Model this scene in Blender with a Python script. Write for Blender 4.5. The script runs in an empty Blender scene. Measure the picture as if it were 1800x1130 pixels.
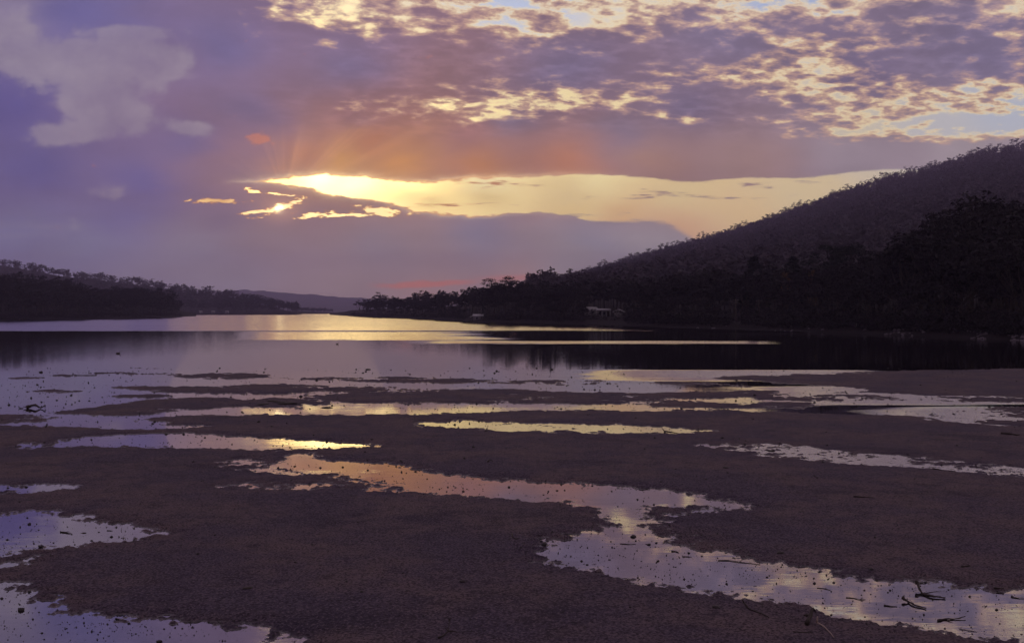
import bpy, math, random
import numpy as np

# ------------------------------------------------------------------ camera, sky, sun, exposure
SC = bpy.context.scene
COL = SC.collection
CAM_H = 4.5                 # eye height above the water
F = 1750.0                  # focal length in photograph pixels (35 mm on a 36 mm sensor)
HZ = 548.0                  # horizon row in the photograph


def lin(r, g, b, k=1.0):
    f = lambda c: (c / 255 / 12.92) if c / 255 <= 0.04045 else ((c / 255 + 0.055) / 1.055) ** 2.4
    return (f(r) * k, f(g) * k, f(b) * k)


def su(px):
    return (px - 900.0) / F


def sv(py):
    return (HZ - py) / F


cam_data = bpy.data.cameras.new('camera')
cam_data.sensor_width = 36.0
cam_data.lens = 35.0
cam_data.shift_y = -17.0 / 1800.0
cam_data.clip_start = 0.5
cam_data.clip_end = 30000.0
cam = bpy.data.objects.new('camera', cam_data)
cam.location = (0, 0, CAM_H)
cam.rotation_euler = (math.radians(90), 0, 0)
COL.objects.link(cam)
SC.camera = cam

SC.view_settings.view_transform = 'Standard'
SC.view_settings.look = 'None'
SC.view_settings.exposure = 0.0
SC.view_settings.gamma = 1.0
SC.view_settings.use_curve_mapping = False
SC.render.engine = 'CYCLES'
SC.cycles.use_denoising = True
SC.cycles.use_adaptive_sampling = True
SC.cycles.adaptive_threshold = 0.03
SC.cycles.max_bounces = 6
SC.cycles.diffuse_bounces = 2
SC.cycles.glossy_bounces = 3
SC.cycles.volume_bounces = 0
SC.cycles.transmission_bounces = 2
SC.cycles.sample_clamp_indirect = 4.0
SC.cycles.sample_clamp_direct = 30.0
SC.cycles.caustics_reflective = False
SC.cycles.caustics_refractive = False

SUN_AZ = math.atan(su(490))
SUN_EL = math.atan(sv(368) * math.cos(SUN_AZ))
sun_data = bpy.data.lights.new('sun', 'SUN')
sun_data.energy = 0.006                      # low and half veiled by the cloud bank
sun_data.color = (1.0, 0.62, 0.30)
sun_data.angle = math.radians(12.0)
sun = bpy.data.objects.new('sun', sun_data)
sun.location = (-200, 900, 120)
from mathutils import Vector
SUN_DIR = Vector((math.sin(SUN_AZ) * math.cos(SUN_EL), math.cos(SUN_AZ) * math.cos(SUN_EL), math.sin(SUN_EL)))
sun.rotation_euler = SUN_DIR.to_track_quat('Z', 'Y').to_euler()
COL.objects.link(sun)


class Nodes:
    """small expression layer over a shader node tree"""

    def __init__(self, tree):
        self.t = tree

    def new(self, typ):
        return self.t.nodes.new(typ)

    def put(self, sock, v):
        if isinstance(v, E):
            self.t.links.new(v.s, sock)
        elif isinstance(v, (tuple, list)):
            v = tuple(v)
            n = len(sock.default_value)
            sock.default_value = (v + (1.0,))[:n] if len(v) < n else v[:n]
        else:
            sock.default_value = v

    def m(self, op, a, b=None, c=None, clamp=False):
        n = self.new('ShaderNodeMath')
        n.operation = op
        n.use_clamp = clamp
        for i, v in enumerate((a, b, c)):
            if v is not None:
                self.put(n.inputs[i], v)
        return E(self, n.outputs[0])

    def vm(self, op, a, b=None, scale=None, out=0):
        n = self.new('ShaderNodeVectorMath')
        n.operation = op
        self.put(n.inputs[0], a)
        if b is not None:
            self.put(n.inputs[1], b)
        if scale is not None:
            self.put(n.inputs['Scale'], scale)
        return E(self, n.outputs[out])

    def xyz(self, x, y, z=0.0):
        n = self.new('ShaderNodeCombineXYZ')
        for i, v in enumerate((x, y, z)):
            self.put(n.inputs[i], v)
        return E(self, n.outputs[0])

    def sep(self, v):
        n = self.new('ShaderNodeSeparateXYZ')
        self.put(n.inputs[0], v)
        return [E(self, o) for o in n.outputs]

    def noise(self, vec, scale, detail=4.0, rough=0.5, dist=0.0, color=False, lac=2.0):
        n = self.new('ShaderNodeTexNoise')
        n.noise_dimensions = '3D'
        self.put(n.inputs['Vector'], vec)
        n.inputs['Scale'].default_value = scale
        n.inputs['Detail'].default_value = detail
        n.inputs['Roughness'].default_value = rough
        n.inputs['Lacunarity'].default_value = lac
        n.inputs['Distortion'].default_value = dist
        return E(self, n.outputs['Color' if color else 'Fac'])

    def ss(self, a, b, x, lo=0.0, hi=1.0):
        n = self.new('ShaderNodeMapRange')
        n.interpolation_type = 'SMOOTHSTEP'
        self.put(n.inputs['Value'], x)
        for k, v in (('From Min', a), ('From Max', b), ('To Min', lo), ('To Max', hi)):
            self.put(n.inputs[k], v)
        return E(self, n.outputs[0])

    def mix(self, f, a, b):
        n = self.new('ShaderNodeMix')
        n.data_type = 'RGBA'
        n.clamp_factor = True
        self.put(n.inputs[0], f)
        self.put(n.inputs[6], a)
        self.put(n.inputs[7], b)
        return E(self, n.outputs[2])

    def curve(self, x, pts):
        n = self.new('ShaderNodeFloatCurve')
        c = n.mapping.curves[0]
        while len(c.points) < len(pts):
            c.points.new(0.5, 0.5)
        for p, (a, b) in zip(c.points, pts):
            p.location = (a, b)
            p.handle_type = 'AUTO'
        n.mapping.update()
        self.put(n.inputs['Value'], x)
        return E(self, n.outputs[0])


class E:
    def __init__(self, N, s):
        self.N, self.s = N, s

    def __add__(self, o): return self.N.m('ADD', self, o)
    __radd__ = __add__
    def __sub__(self, o): return self.N.m('SUBTRACT', self, o)
    def __rsub__(self, o): return self.N.m('SUBTRACT', o, self)
    def __mul__(self, o): return self.N.m('MULTIPLY', self, o)
    __rmul__ = __mul__
    def __truediv__(self, o): return self.N.m('DIVIDE', self, o)
    def __rtruediv__(self, o): return self.N.m('DIVIDE', o, self)


def build_sky():
    w = bpy.data.worlds.new('World')
    SC.world = w
    w.use_nodes = True
    w.cycles.sampling_method = 'MANUAL'
    w.cycles.sample_map_resolution = 1024
    t = w.node_tree
    t.nodes.clear()
    N = Nodes(t)
    out = N.new('ShaderNodeOutputWorld')
    tc = N.new('ShaderNodeTexCoord')
    d = E(N, tc.outputs['Generated'])
    x, y, z = N.sep(d)
    yy = N.m('MAXIMUM', y, 0.25)
    U0 = x / yy                              # tangent of the bearing from north
    V0 = z / yy                              # tangent of the height above the horizon
    zc = N.m('MAXIMUM', z, 0.0) + 0.15
    plane = N.xyz(x / zc, y / zc, 0.0)       # position on a flat cloud layer overhead

    def warp(k, au, av, det=5.0, off=0.0, rough=0.55):
        c = N.noise(N.xyz(U0 * 1.0, V0 * 3.0, off), k, det, rough, color=True)
        a, b, _ = N.sep(c)
        return U0 + (a - 0.5) * au, V0 + (b - 0.5) * av

    def gauss(px, py, sx, sy, ang=0.0, UV=None):
        U, V = UV or (U0, V0)
        du, dv = U - su(px), V - sv(py)
        if ang:
            c, s = math.cos(math.radians(ang)), math.sin(math.radians(ang))
            du, dv = du * c + dv * s, dv * c - du * s
        a, b = du * (F / sx), dv * (F / sy)
        return N.m('POWER', 2.71828, (a * a + b * b) * -1.0)

    def field(pts, UV, stretch=1.6, p=-3.2, eps=0.02):
        """smooth blend between colours seen at known bearings"""
        U, V = UV
        pos = N.xyz(U, V * stretch, 0.0)
        acc = W = None
        for px, py, c in pts:
            if max(c) > 5:
                c = lin(*c)
            r = N.vm('DISTANCE', pos, (su(px), sv(py) * stretch, 0.0), out=1)
            wgt = N.m('POWER', r + eps, p)
            v = N.vm('SCALE', c, scale=wgt)
            acc = v if acc is None else N.vm('ADD', acc, v)
            W = wgt if W is None else W + wgt
        return N.vm('SCALE', acc, scale=1.0 / W)

    wide = warp(5.0, 0.10, 0.035, 4.0, 2.0)
    fine = warp(14.0, 0.05, 0.014, 6.0, 7.0, 0.62)

    deck = field([
        (10, 40, (140, 128, 158)), (150, 25, (102, 98, 156)), (400, 90, (112, 104, 154)), (50, 300, (84, 84, 152)),
        (250, 330, (88, 88, 154)), (0, 190, (86, 82, 150)), (330, 255, (108, 98, 150)), (600, 120, (124, 110, 148)),
        (450, 190, (118, 104, 146)), (620, 215, (152, 110, 118)), (520, 285, (186, 122, 96)), (600, 290, (222, 156, 84)),
        (700, 292, (222, 150, 80)), (640, 258, (196, 126, 90)), (850, 290, (208, 136, 86)), (1000, 285, (200, 130, 96)),
        (820, 240, (164, 114, 114)), (1150, 285, (178, 135, 120)), (1300, 290, (168, 134, 128)), (1500, 275, (168, 150, 160)), (1700, 280, (176, 160, 166)),
        (900, 205, (132, 116, 142)), (1200, 190, (131, 116, 144)), (1500, 130, (128, 114, 143)), (1720, 100, (130, 118, 148)),
        (1000, 120, (124, 111, 142)), (1280, 60, (134, 120, 148)), (1100, 235, (140, 120, 140)),
        (420, 300, (132, 104, 130)), (30, 390, (106, 102, 154)), (200, 385, (96, 92, 152)), (400, 385, (120, 102, 138)),
        (150, 430, (116, 110, 152)), (350, 450, (133, 117, 146)), (550, 395, (146, 112, 126)), (500, 430, (146, 116, 132)),
        (650, 430, (141, 118, 136)), (850, 420, (135, 119, 146)), (1050, 425, (152, 132, 150)), (1150, 445, (165, 140, 148)),
        (620, 490, (154, 122, 131)), (400, 500, (136, 119, 143)), (750, 520, (170, 121, 120)), (900, 490, (174, 126, 124)),
        (560, 530, (148, 119, 133)), (250, 530, (128, 114, 146)), (20, 500, (114, 106, 150)), (1000, 465, (158, 132, 140)),
        (1300, 520, (160, 130, 140)), (2600, 450, (108, 102, 155)), (-900, 450, (90, 86, 148)), (900, -500, (128, 116, 146)),
        (2600, -600, (112, 104, 142)), (-900, -600, (100, 92, 140)), (900, -3000, (120, 110, 145))], wide)

    clear = field([
        (560, 320, (4.2, 3.1, 1.25)), (640, 330, (3.8, 2.8, 1.05)), (480, 322, (3.2, 2.2, 0.75)), (720, 328, (2.7, 1.95, 0.70)), (740, 350, (1.45, 1.05, 0.42)),
        (760, 358, (248, 218, 142)), (850, 350, (234, 203, 136)), (850, 322, (252, 232, 175)), (1000, 340, (228, 199, 142)), (1050, 308, (248, 226, 165)),
        (1200, 340, (226, 199, 145)), (1400, 330, (222, 198, 152)), (1100, 390, (221, 178, 122)), (1200, 412, (216, 168, 122)),
        (1000, 370, (231, 198, 134)), (1320, 380, (226, 192, 138)), (1150, 435, (205, 160, 140)), (660, 372, (1.5, 1.1, 0.5)),
        (490, 366, (1.8, 1.35, 0.6)), (400, 352, (235, 180, 110)), (520, 352, (1.3, 1.0, 0.5)), (1650, 225, (190, 187, 190)), (1760, 200, (182, 186, 199)),
        (1500, 240, (205, 192, 172)), (1400, 10, (166, 180, 216)), (900, 0, (190, 200, 226)), (980, 175, (248, 226, 170)),
        (900, -500, (165, 180, 222)), (2600, 0, (150, 150, 185)), (-900, 0, (130, 130, 180)), (900, -3000, (120, 130, 180))], wide, eps=0.015)

    # seen through the evening haze the clear air must shine a little stronger near the horizon
    clear = N.vm('SCALE', clear, scale=N.m('POWER', 2.71828, N.m('MINIMUM', 0.030 / N.m('MAXIMUM', V0, 0.03), 1.0)))

    # ---- the long opening above the low bank
    def edge(pts):
        return N.curve(N.m('MULTIPLY_ADD', U0, 1 / 1.2, 0.5, clamp=True), [(su(a) / 1.2 + 0.5, sv(b) / 0.2) for a, b in pts]) * 0.2
    up = edge([(-180, 330), (380, 322), (440, 317), (490, 312), (540, 305), (600, 304), (680, 312), (760, 317), (850, 312), (950, 309), (1050, 302),
               (1120, 309), (1200, 315), (1300, 312), (1420, 306), (1520, 297), (1700, 290), (1950, 280)])
    lo = edge([(-180, 330), (380, 322), (440, 319), (500, 328), (540, 333), (575, 344), (640, 352), (700, 366), (740, 377), (800, 380), (860, 378), (930, 377),
               (1000, 383), (1050, 393), (1100, 401), (1150, 409), (1200, 430), (1260, 480), (1400, 545), (1950, 560)])
    rag = N.noise(N.xyz(U0, V0 * 2.4, 17.0), 45.0, 6.0, 0.6) - 0.5
    Vf = V0 + (fine[1] - V0) * 0.8 + rag * N.ss(su(1150), su(700), U0, 0.004, 0.011)
    gap = N.ss(-0.0016, 0.0040, up - Vf) * N.ss(-0.0014, N.ss(su(1020), su(1180), U0, 0.0032, 0.02), Vf - lo) * N.ss(su(425), su(450), U0)
    # bright lining along the cloud edge over the opening, where the sun comes through the thin rim
    lining = N.m('POWER', 2.71828, N.m('ABSOLUTE', up - Vf) * -420.0) * N.ss(su(1150), su(800), U0)
    lining2 = N.m('POWER', 2.71828, N.m('ABSOLUTE', Vf - lo) * -600.0) * N.ss(su(1120), su(700), U0)

    wisp = N.noise(N.xyz(U0 * 0.8, V0 * 6.0, 21.0), 15.0, 6.0, 0.6)
    gap = gap * N.ss(0.68, 0.55, wisp + N.ss(su(800), su(600), U0) * -0.12, 0.35, 1.0)
    # ---- torn slits round the sun
    slit = None
    for a in ((492, 366, 46, 9, 17), (520, 353, 30, 5, 12), (455, 373, 32, 5, 6), (668, 371, 62, 8, -6), (600, 376, 80, 4, 4),
              (385, 355, 48, 5, 3), (436, 336, 14, 5, -14), (475, 341, 40, 2.5, -3), (720, 350, 30, 4, 0), (560, 377, 40, 5, 3)):
        g = gauss(*a, UV=fine)
        slit = g if slit is None else N.m('MAXIMUM', slit, g)
    slit = N.ss(0.03, 0.30, slit) * N.ss(0.30, 0.95, slit + (N.noise(N.xyz(U0, V0 * 3.0, 1.3), 70.0, 6.0, 0.68) - 0.5) * 3.2)

    # ---- high broken cloud, thinning in bands towards the right and overhead
    px_, py_, _ = N.sep(plane)
    lay = N.xyz(px_ * 0.94 + py_ * 0.34, (py_ * 0.94 - px_ * 0.34) * 1.15, 0.0)
    P1 = N.noise(lay, 10.5, 10.0, 0.66, 0.1)
    vo = N.new('ShaderNodeTexVoronoi')
    vo.feature = 'SMOOTH_F1'
    vo.inputs['Scale'].default_value = 19.0
    vo.inputs['Smoothness'].default_value = 0.6
    N.put(vo.inputs['Vector'], N.vm('ADD', lay, N.vm('SCALE', N.noise(lay, 17.0, 4.0, 0.6, color=True), scale=0.09)))
    P1 = P1 * 0.74 + 0.19 - (E(N, vo.outputs['Distance']) - 0.40) * 0.24
    P2 = N.noise(N.vm('ADD', plane, (7.0, 3.0, 0.0)), 3.0, 4.0, 0.55)
    puff0 = N.noise(N.xyz(U0, V0 * 1.5, 41.0), 8.0, 6.0, 0.6)
    alto = N.ss(su(330), su(760), wide[0] + (puff0 - 0.5) * 0.35) * N.ss(sv(262), sv(205), wide[1])
    over = N.ss(sv(40), sv(-150), V0)
    bias = 0.30 - N.m('MAXIMUM', alto * 0.285, over * 0.29)
    for px, py, sx, sy, a in ((1150, -5, 620, 42, -0.15), (985, 172, 120, 26, -0.13), (770, 184, 80, 12, -0.16), (1190, 214, 130, 11, -0.12),
                              (1420, 100, 80, 60, -0.10), (1650, 178, 230, 20, -0.13), (1730, 228, 190, 34, -0.44), (1500, 238, 120, 16, -0.22),
                              (1230, 132, 140, 20, -0.08), (560, 28, 110, 26, -0.12), (740, 58, 120, 22, -0.08), (880, 25, 80, 22, -0.06),
                              (1180, 88, 190, 20, 0.10), (760, 118, 190, 34, 0.14), (1000, 110, 120, 18, 0.08), (1600, 110, 180, 32, 0.13), (1330, 185, 160, 20, 0.14),
                              (1150, 190, 120, 9, 0.08), (1050, 235, 420, 26, 0.14), (560, 170, 120, 60, 0.14), (1700, 25, 120, 14, 0.08)):
        bias = bias + gauss(px, py, sx, sy, UV=wide) * a
    th = P1 + (P2 - 0.5) * 0.56 + bias * 0.9
    rim = N.mix(N.ss(0.38, 0.50, th), lin(255, 232, 182, 1.05), lin(226, 178, 146))
    rim = N.mix(N.ss(sv(120), sv(-300), V0) * 0.75, rim, lin(214, 208, 224))
    high = N.mix(N.ss(0.31, 0.45, th), clear, rim)
    texture = N.noise(N.xyz(U0 * 1.0, V0 * 1.8, 4.0), 9.0, 6.0, 0.58)
    deck_t = N.vm('SCALE', deck, scale=N.ss(0.2, 0.8, texture, 0.86, 1.14))
    am = N.m('MAXIMUM', alto, over)
    high = N.mix(N.ss(0.39, 0.595, th), high, N.vm('SCALE', deck_t, scale=1.0 + am * N.ss(0.35, 0.65, P1, 0.22, -0.14)))

    # ---- pale heaped clouds on the left
    blob = None
    for a in ((190, 100, 120, 34), (165, 160, 100, 40), (190, 215, 85, 34), (60, 105, 80, 38), (15, 60, 55, 60), (280, 130, 40, 30), (95, 240, 60, 18),
              (190, 338, 45, 16), (335, 232, 50, 16), (250, 60, 60, 14)):
        g = gauss(*a, UV=wide)
        blob = g if blob is None else blob + g
    puff = N.noise(N.xyz(U0, V0 * 1.25, 9.0), 22.0, 8.0, 0.60)
    bm = N.ss(0.30, 0.85, blob * 0.95 + (puff - 0.5) * 2.3)
    tone = N.ss(0.3, 0.7, N.noise(N.xyz(U0, V0 * 1.3, 2.0), 12.0, 6.0, 0.58) * 0.6 + puff * 0.4)
    col = N.mix(bm * 0.68, high, N.mix(tone, lin(132, 120, 152), lin(172, 160, 174)))
    low = N.ss(sv(330), sv(420), V0)
    bank = N.noise(N.xyz(U0 * 0.7, V0 * 3.6, 5.5), 8.0, 5.0, 0.55)
    col = N.mix(low * N.ss(0.5, 0.72, bank) * N.ss(su(700), su(150), U0) * 0.5, col, lin(146, 132, 155))

    streak = N.noise(N.xyz(U0 * 0.7, V0 * 5.0, 33.0), 10.0, 6.0, 0.6)
    col = N.mix(N.ss(sv(250), sv(330), V0) * N.ss(0.46, 0.68, streak) * 0.30, col, N.vm('SCALE', deck, scale=1.18))
    col = N.mix(N.ss(sv(250), sv(330), V0) * N.ss(0.50, 0.34, streak) * 0.30, col, N.vm('SCALE', deck, scale=0.86))
    # fan of light through the thin rim above the opening
    dx, dy = U0 - su(500), V0 - sv(345)
    an = N.m('ARCTAN2', dy, dx)
    ray = N.noise(N.xyz(an * 1.0, 0.0, 3.0), 3.2, 3.0, 0.6)
    fall = gauss(640, 262, 170, 46, 8)
    col = N.vm('ADD', col, N.vm('SCALE', (0.26, 0.13, 0.04), scale=fall * N.ss(0.38, 0.66, ray)))
    low2 = N.ss(sv(330), sv(450), V0)
    col = N.vm('MULTIPLY', col, N.xyz(1.0 + low2 * 0.24, 1.0 + low2 * 0.58, 1.0 + low2 * 0.44))
    # ---- small coloured clouds
    ob = N.ss(0.35, 0.8, gauss(462, 243, 24, 13, UV=fine) + (N.noise(N.xyz(U0, V0 * 1.6, 3.0), 40.0, 6.0, 0.6) - 0.5) * 2.2)
    col = N.mix(ob * 0.6, col, lin(228, 132, 92))
    pk = N.ss(0.2, 0.9, N.m('MAXIMUM', gauss(750, 498, 100, 7, 3, UV=fine), gauss(900, 488, 90, 10, 0, UV=fine) * 0.7))
    col = N.mix(pk * 0.8, col, lin(240, 128, 98))

    # ---- opening, slits, rims and the sun behind the bank
    opening = N.m('MAXIMUM', gap, slit)
    col = N.mix(N.ss(0.0, 0.55, opening) * N.ss(su(1000), su(760), U0) * 0.85, col, lin(226, 150, 84))
    col = N.mix(N.ss(0.35, 1.0, opening), col, clear)
    glow = gauss(560, 318, 130, 40)
    warm = N.vm('SCALE', (1.0, 0.80, 0.42), scale=(lining * 0.50 + lining2 * 0.35) * N.ss(su(380), su(480), U0) + glow * 0.10)
    col = N.vm('ADD', col, warm)
    disc = gauss(490, 367, 8, 7) * (0.2 + slit * 0.8)
    halo = gauss(492, 368, 34, 22)
    col = N.vm('ADD', col, N.vm('SCALE', (1.0, 0.86, 0.45), scale=disc * 5.0))
    col = N.vm('ADD', col, N.vm('SCALE', (1.0, 0.45, 0.15), scale=halo * 0.30))

    cloud_bg = N.new('ShaderNodeBackground')
    N.put(cloud_bg.inputs['Color'], col)
    cloud_bg.inputs['Strength'].default_value = 1.0
    sky = N.new('ShaderNodeTexSky')
    sky.sky_type = 'NISHITA'
    sky.sun_disc = False
    sky.sun_elevation = SUN_EL
    sky.sun_rotation = SUN_AZ
    sky.air_density = 1.4
    sky.dust_density = 2.0
    sky_bg = N.new('ShaderNodeBackground')
    t.links.new(sky.outputs[0], sky_bg.inputs['Color'])
    sky_bg.inputs['Strength'].default_value = 0.05
    # the blue air shows faintly through the cloud; most of the light comes off the cloud itself
    ms = N.new('ShaderNodeMixShader')
    ms.inputs[0].default_value = 0.96
    t.links.new(sky_bg.outputs[0], ms.inputs[1])
    t.links.new(cloud_bg.outputs[0], ms.inputs[2])
    t.links.new(ms.outputs[0], out.inputs['Surface'])


build_sky()

# ------------------------------------------------------------------ helpers
RNG = np.random.default_rng(7)
random.seed(7)


def ground(px, py):
    """point on the water plane at a photograph pixel"""
    Y = CAM_H * F / (py - HZ)
    return np.array([(px - 900.0) / F * Y, Y])


def hsh(ix, iy, seed):
    h = (ix.astype(np.int64) * 374761393 + iy.astype(np.int64) * 668265263 + seed * 974634777) & 0x7fffffff
    h = ((h ^ (h >> 13)) * 1274126177) & 0x7fffffff
    h = h ^ (h >> 16)
    return (h & 0xffff).astype(np.float32) / 32768.0 - 1.0


def vnoise(x, y, seed=0):
    x = np.asarray(x, dtype=np.float64)
    y = np.asarray(y, dtype=np.float64)
    fx, fy = np.floor(x), np.floor(y)
    ix, iy = fx.astype(np.int64), fy.astype(np.int64)
    tx, ty = (x - fx).astype(np.float32), (y - fy).astype(np.float32)
    tx = tx * tx * (3 - 2 * tx)
    ty = ty * ty * (3 - 2 * ty)
    a, b = hsh(ix, iy, seed), hsh(ix + 1, iy, seed)
    c, d = hsh(ix, iy + 1, seed), hsh(ix + 1, iy + 1, seed)
    top = a + (b - a) * tx
    return top + (c + (d - c) * tx - top) * ty


def fbm(x, y, octaves=4, seed=0, gain=0.5):
    s, amp, tot = 0.0, 1.0, 0.0
    c, sn = 0.8, 0.6
    for i in range(octaves):
        s = s + amp * vnoise(x, y, seed + i * 17)
        tot += amp
        amp *= gain
        x, y = (x * c - y * sn) * 2.03 + 5.2, (x * sn + y * c) * 2.03 + 1.7
    return s / tot


def mesh_from(name, V, quads=None, tris=None, smooth=False, mat_index=None):
    V = np.ascontiguousarray(V, dtype=np.float32)
    me = bpy.data.meshes.new(name)
    idx, tot = [], []
    if quads is not None and len(quads):
        q = np.asarray(quads, dtype=np.int32)
        idx.append(q.ravel())
        tot.append(np.full(len(q), 4, np.int32))
    if tris is not None and len(tris):
        q = np.asarray(tris, dtype=np.int32)
        idx.append(q.ravel())
        tot.append(np.full(len(q), 3, np.int32))
    idx = np.concatenate(idx)
    tot = np.concatenate(tot)
    me.vertices.add(len(V))
    me.vertices.foreach_set('co', V.ravel())
    me.loops.add(len(idx))
    me.loops.foreach_set('vertex_index', idx)
    me.polygons.add(len(tot))
    st = np.concatenate([[0], np.cumsum(tot)[:-1]]).astype(np.int32)
    me.polygons.foreach_set('loop_start', st)
    me.polygons.foreach_set('loop_total', tot)
    if smooth:
        me.polygons.foreach_set('use_smooth', np.ones(len(tot), dtype=bool))
    if mat_index is not None:
        me.polygons.foreach_set('material_index', np.asarray(mat_index, np.int32))
    me.update(calc_edges=True)
    me.validate()
    return me


def link(name, me, mats=None, parent=None, loc=None, rot=None, scale=None):
    o = bpy.data.objects.new(name, me)
    COL.objects.link(o)
    if mats is not None and me is not None:
        if len(me.materials) == 0:
            for m in (mats if isinstance(mats, (list, tuple)) else [mats]):
                me.materials.append(m)
    if parent is not None:
        o.parent = parent
    if loc is not None:
        o.location = loc
    if rot is not None:
        o.rotation_euler = rot
    if scale is not None:
        o.scale = scale
    return o


def tag(o, label=None, cat=None, group=None, kind=None):
    if label:
        o['label'] = label
    if cat:
        o['category'] = cat
    if group:
        o['group'] = group
    if kind:
        o['kind'] = kind
    return o


def material(name):
    m = bpy.data.materials.new(name)
    m.use_nodes = True
    m.node_tree.nodes.clear()
    N = Nodes(m.node_tree)
    out = N.new('ShaderNodeOutputMaterial')
    b = N.new('ShaderNodeBsdfPrincipled')
    m.node_tree.links.new(b.outputs[0], out.inputs['Surface'])
    return m, N, b


def plain(name, col, rough=0.8, var=0.25, scale=3.0, spec=0.3):
    m, N, b = material(name)
    tc = N.new('ShaderNodeTexCoord')
    n = N.noise(E(N, tc.outputs['Object']), scale, 4.0, 0.6)
    c0 = tuple(c * (1 - var) for c in col)
    c1 = tuple(min(1, c * (1 + var)) for c in col)
    N.put(b.inputs['Base Color'], N.mix(n, c0, c1))
    b.inputs['Roughness'].default_value = rough
    b.inputs['Specular IOR Level'].default_value = spec
    return m


class Geo:
    """collects boxes, tubes and lumps into one mesh"""

    def __init__(self):
        self.V, self.Q, self.T, self.n = [], [], [], 0

    def add(self, V, quads=(), tris=()):
        V = np.asarray(V, dtype=np.float64)
        self.V.append(V)
        if len(quads):
            self.Q.append(np.asarray(quads) + self.n)
        if len(tris):
            self.T.append(np.asarray(tris) + self.n)
        self.n += len(V)

    def box(self, c, s, rz=0.0):
        x, y, z = [k / 2 for k in s]
        V = np.array([[a * x, b * y, d * z] for d in (-1, 1) for b in (-1, 1) for a in (-1, 1)])
        cs, sn = math.cos(rz), math.sin(rz)
        V = np.stack([V[:, 0] * cs - V[:, 1] * sn, V[:, 0] * sn + V[:, 1] * cs, V[:, 2]], 1) + np.array(c)
        self.add(V, [(0, 2, 3, 1), (4, 5, 7, 6), (0, 1, 5, 4), (2, 6, 7, 3), (0, 4, 6, 2), (1, 3, 7, 5)])

    def tube(self, pts, radii, seg=6, cap=True):
        pts = [np.array(p, dtype=float) for p in pts]
        V, Q = [], []
        for i, (p, r) in enumerate(zip(pts, radii)):
            t = pts[min(i + 1, len(pts) - 1)] - pts[max(i - 1, 0)]
            t = t / (np.linalg.norm(t) + 1e-9)
            ref = np.array([0, 0, 1.0]) if abs(t[2]) < 0.8 else np.array([1.0, 0, 0])
            a = np.cross(t, ref)
            a /= np.linalg.norm(a)
            b = np.cross(t, a)
            for k in range(seg):
                an = 2 * math.pi * k / seg
                V.append(p + (a * math.cos(an) + b * math.sin(an)) * r)
        for i in range(len(pts) - 1):
            for k in range(seg):
                k2 = (k + 1) % seg
                Q.append((i * seg + k, i * seg + k2, (i + 1) * seg + k2, (i + 1) * seg + k))
        T = []
        if cap:
            n = len(V)
            V += [pts[0], pts[-1]]
            e = (len(pts) - 1) * seg
            for k in range(seg):
                k2 = (k + 1) % seg
                T.append((n, k2, k))
                T.append((n + 1, e + k, e + k2))
        self.add(V, Q, T)

    def lump(self, c, r, seed=0, rings=5, seg=8, rough=0.25):
        rs = np.random.default_rng(seed)
        V = [(0, 0, -1.0)]
        for i in range(1, rings):
            ph = math.pi * i / rings
            for k in range(seg):
                th = 2 * math.pi * k / seg
                V.append((math.sin(ph) * math.cos(th), math.sin(ph) * math.sin(th), -math.cos(ph)))
        V.append((0, 0, 1.0))
        V = np.array(V)
        V *= (1 + rough * rs.uniform(-1, 1, (len(V), 1)))
        V = V * np.array(r) + np.array(c)
        Q, T = [], []
        for k in range(seg):
            k2 = (k + 1) % seg
            T.append((0, 1 + k2, 1 + k))
            e = 1 + (rings - 2) * seg
            T.append((len(V) - 1, e + k, e + k2))
            for i in range(rings - 2):
                o = 1 + i * seg
                Q.append((o + k, o + k2, o + seg + k2, o + seg + k))
        self.add(V, Q, T)

    def mesh(self, name, smooth=False):
        Q = np.concatenate(self.Q) if self.Q else None
        T = np.concatenate(self.T) if self.T else None
        return mesh_from(name, np.concatenate(self.V), Q, T, smooth)

    def build(self, name, mat, parent=None, smooth=False, loc=None, rot=None):
        return link(name, self.mesh(name, smooth), mat, parent, loc, rot)

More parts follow.
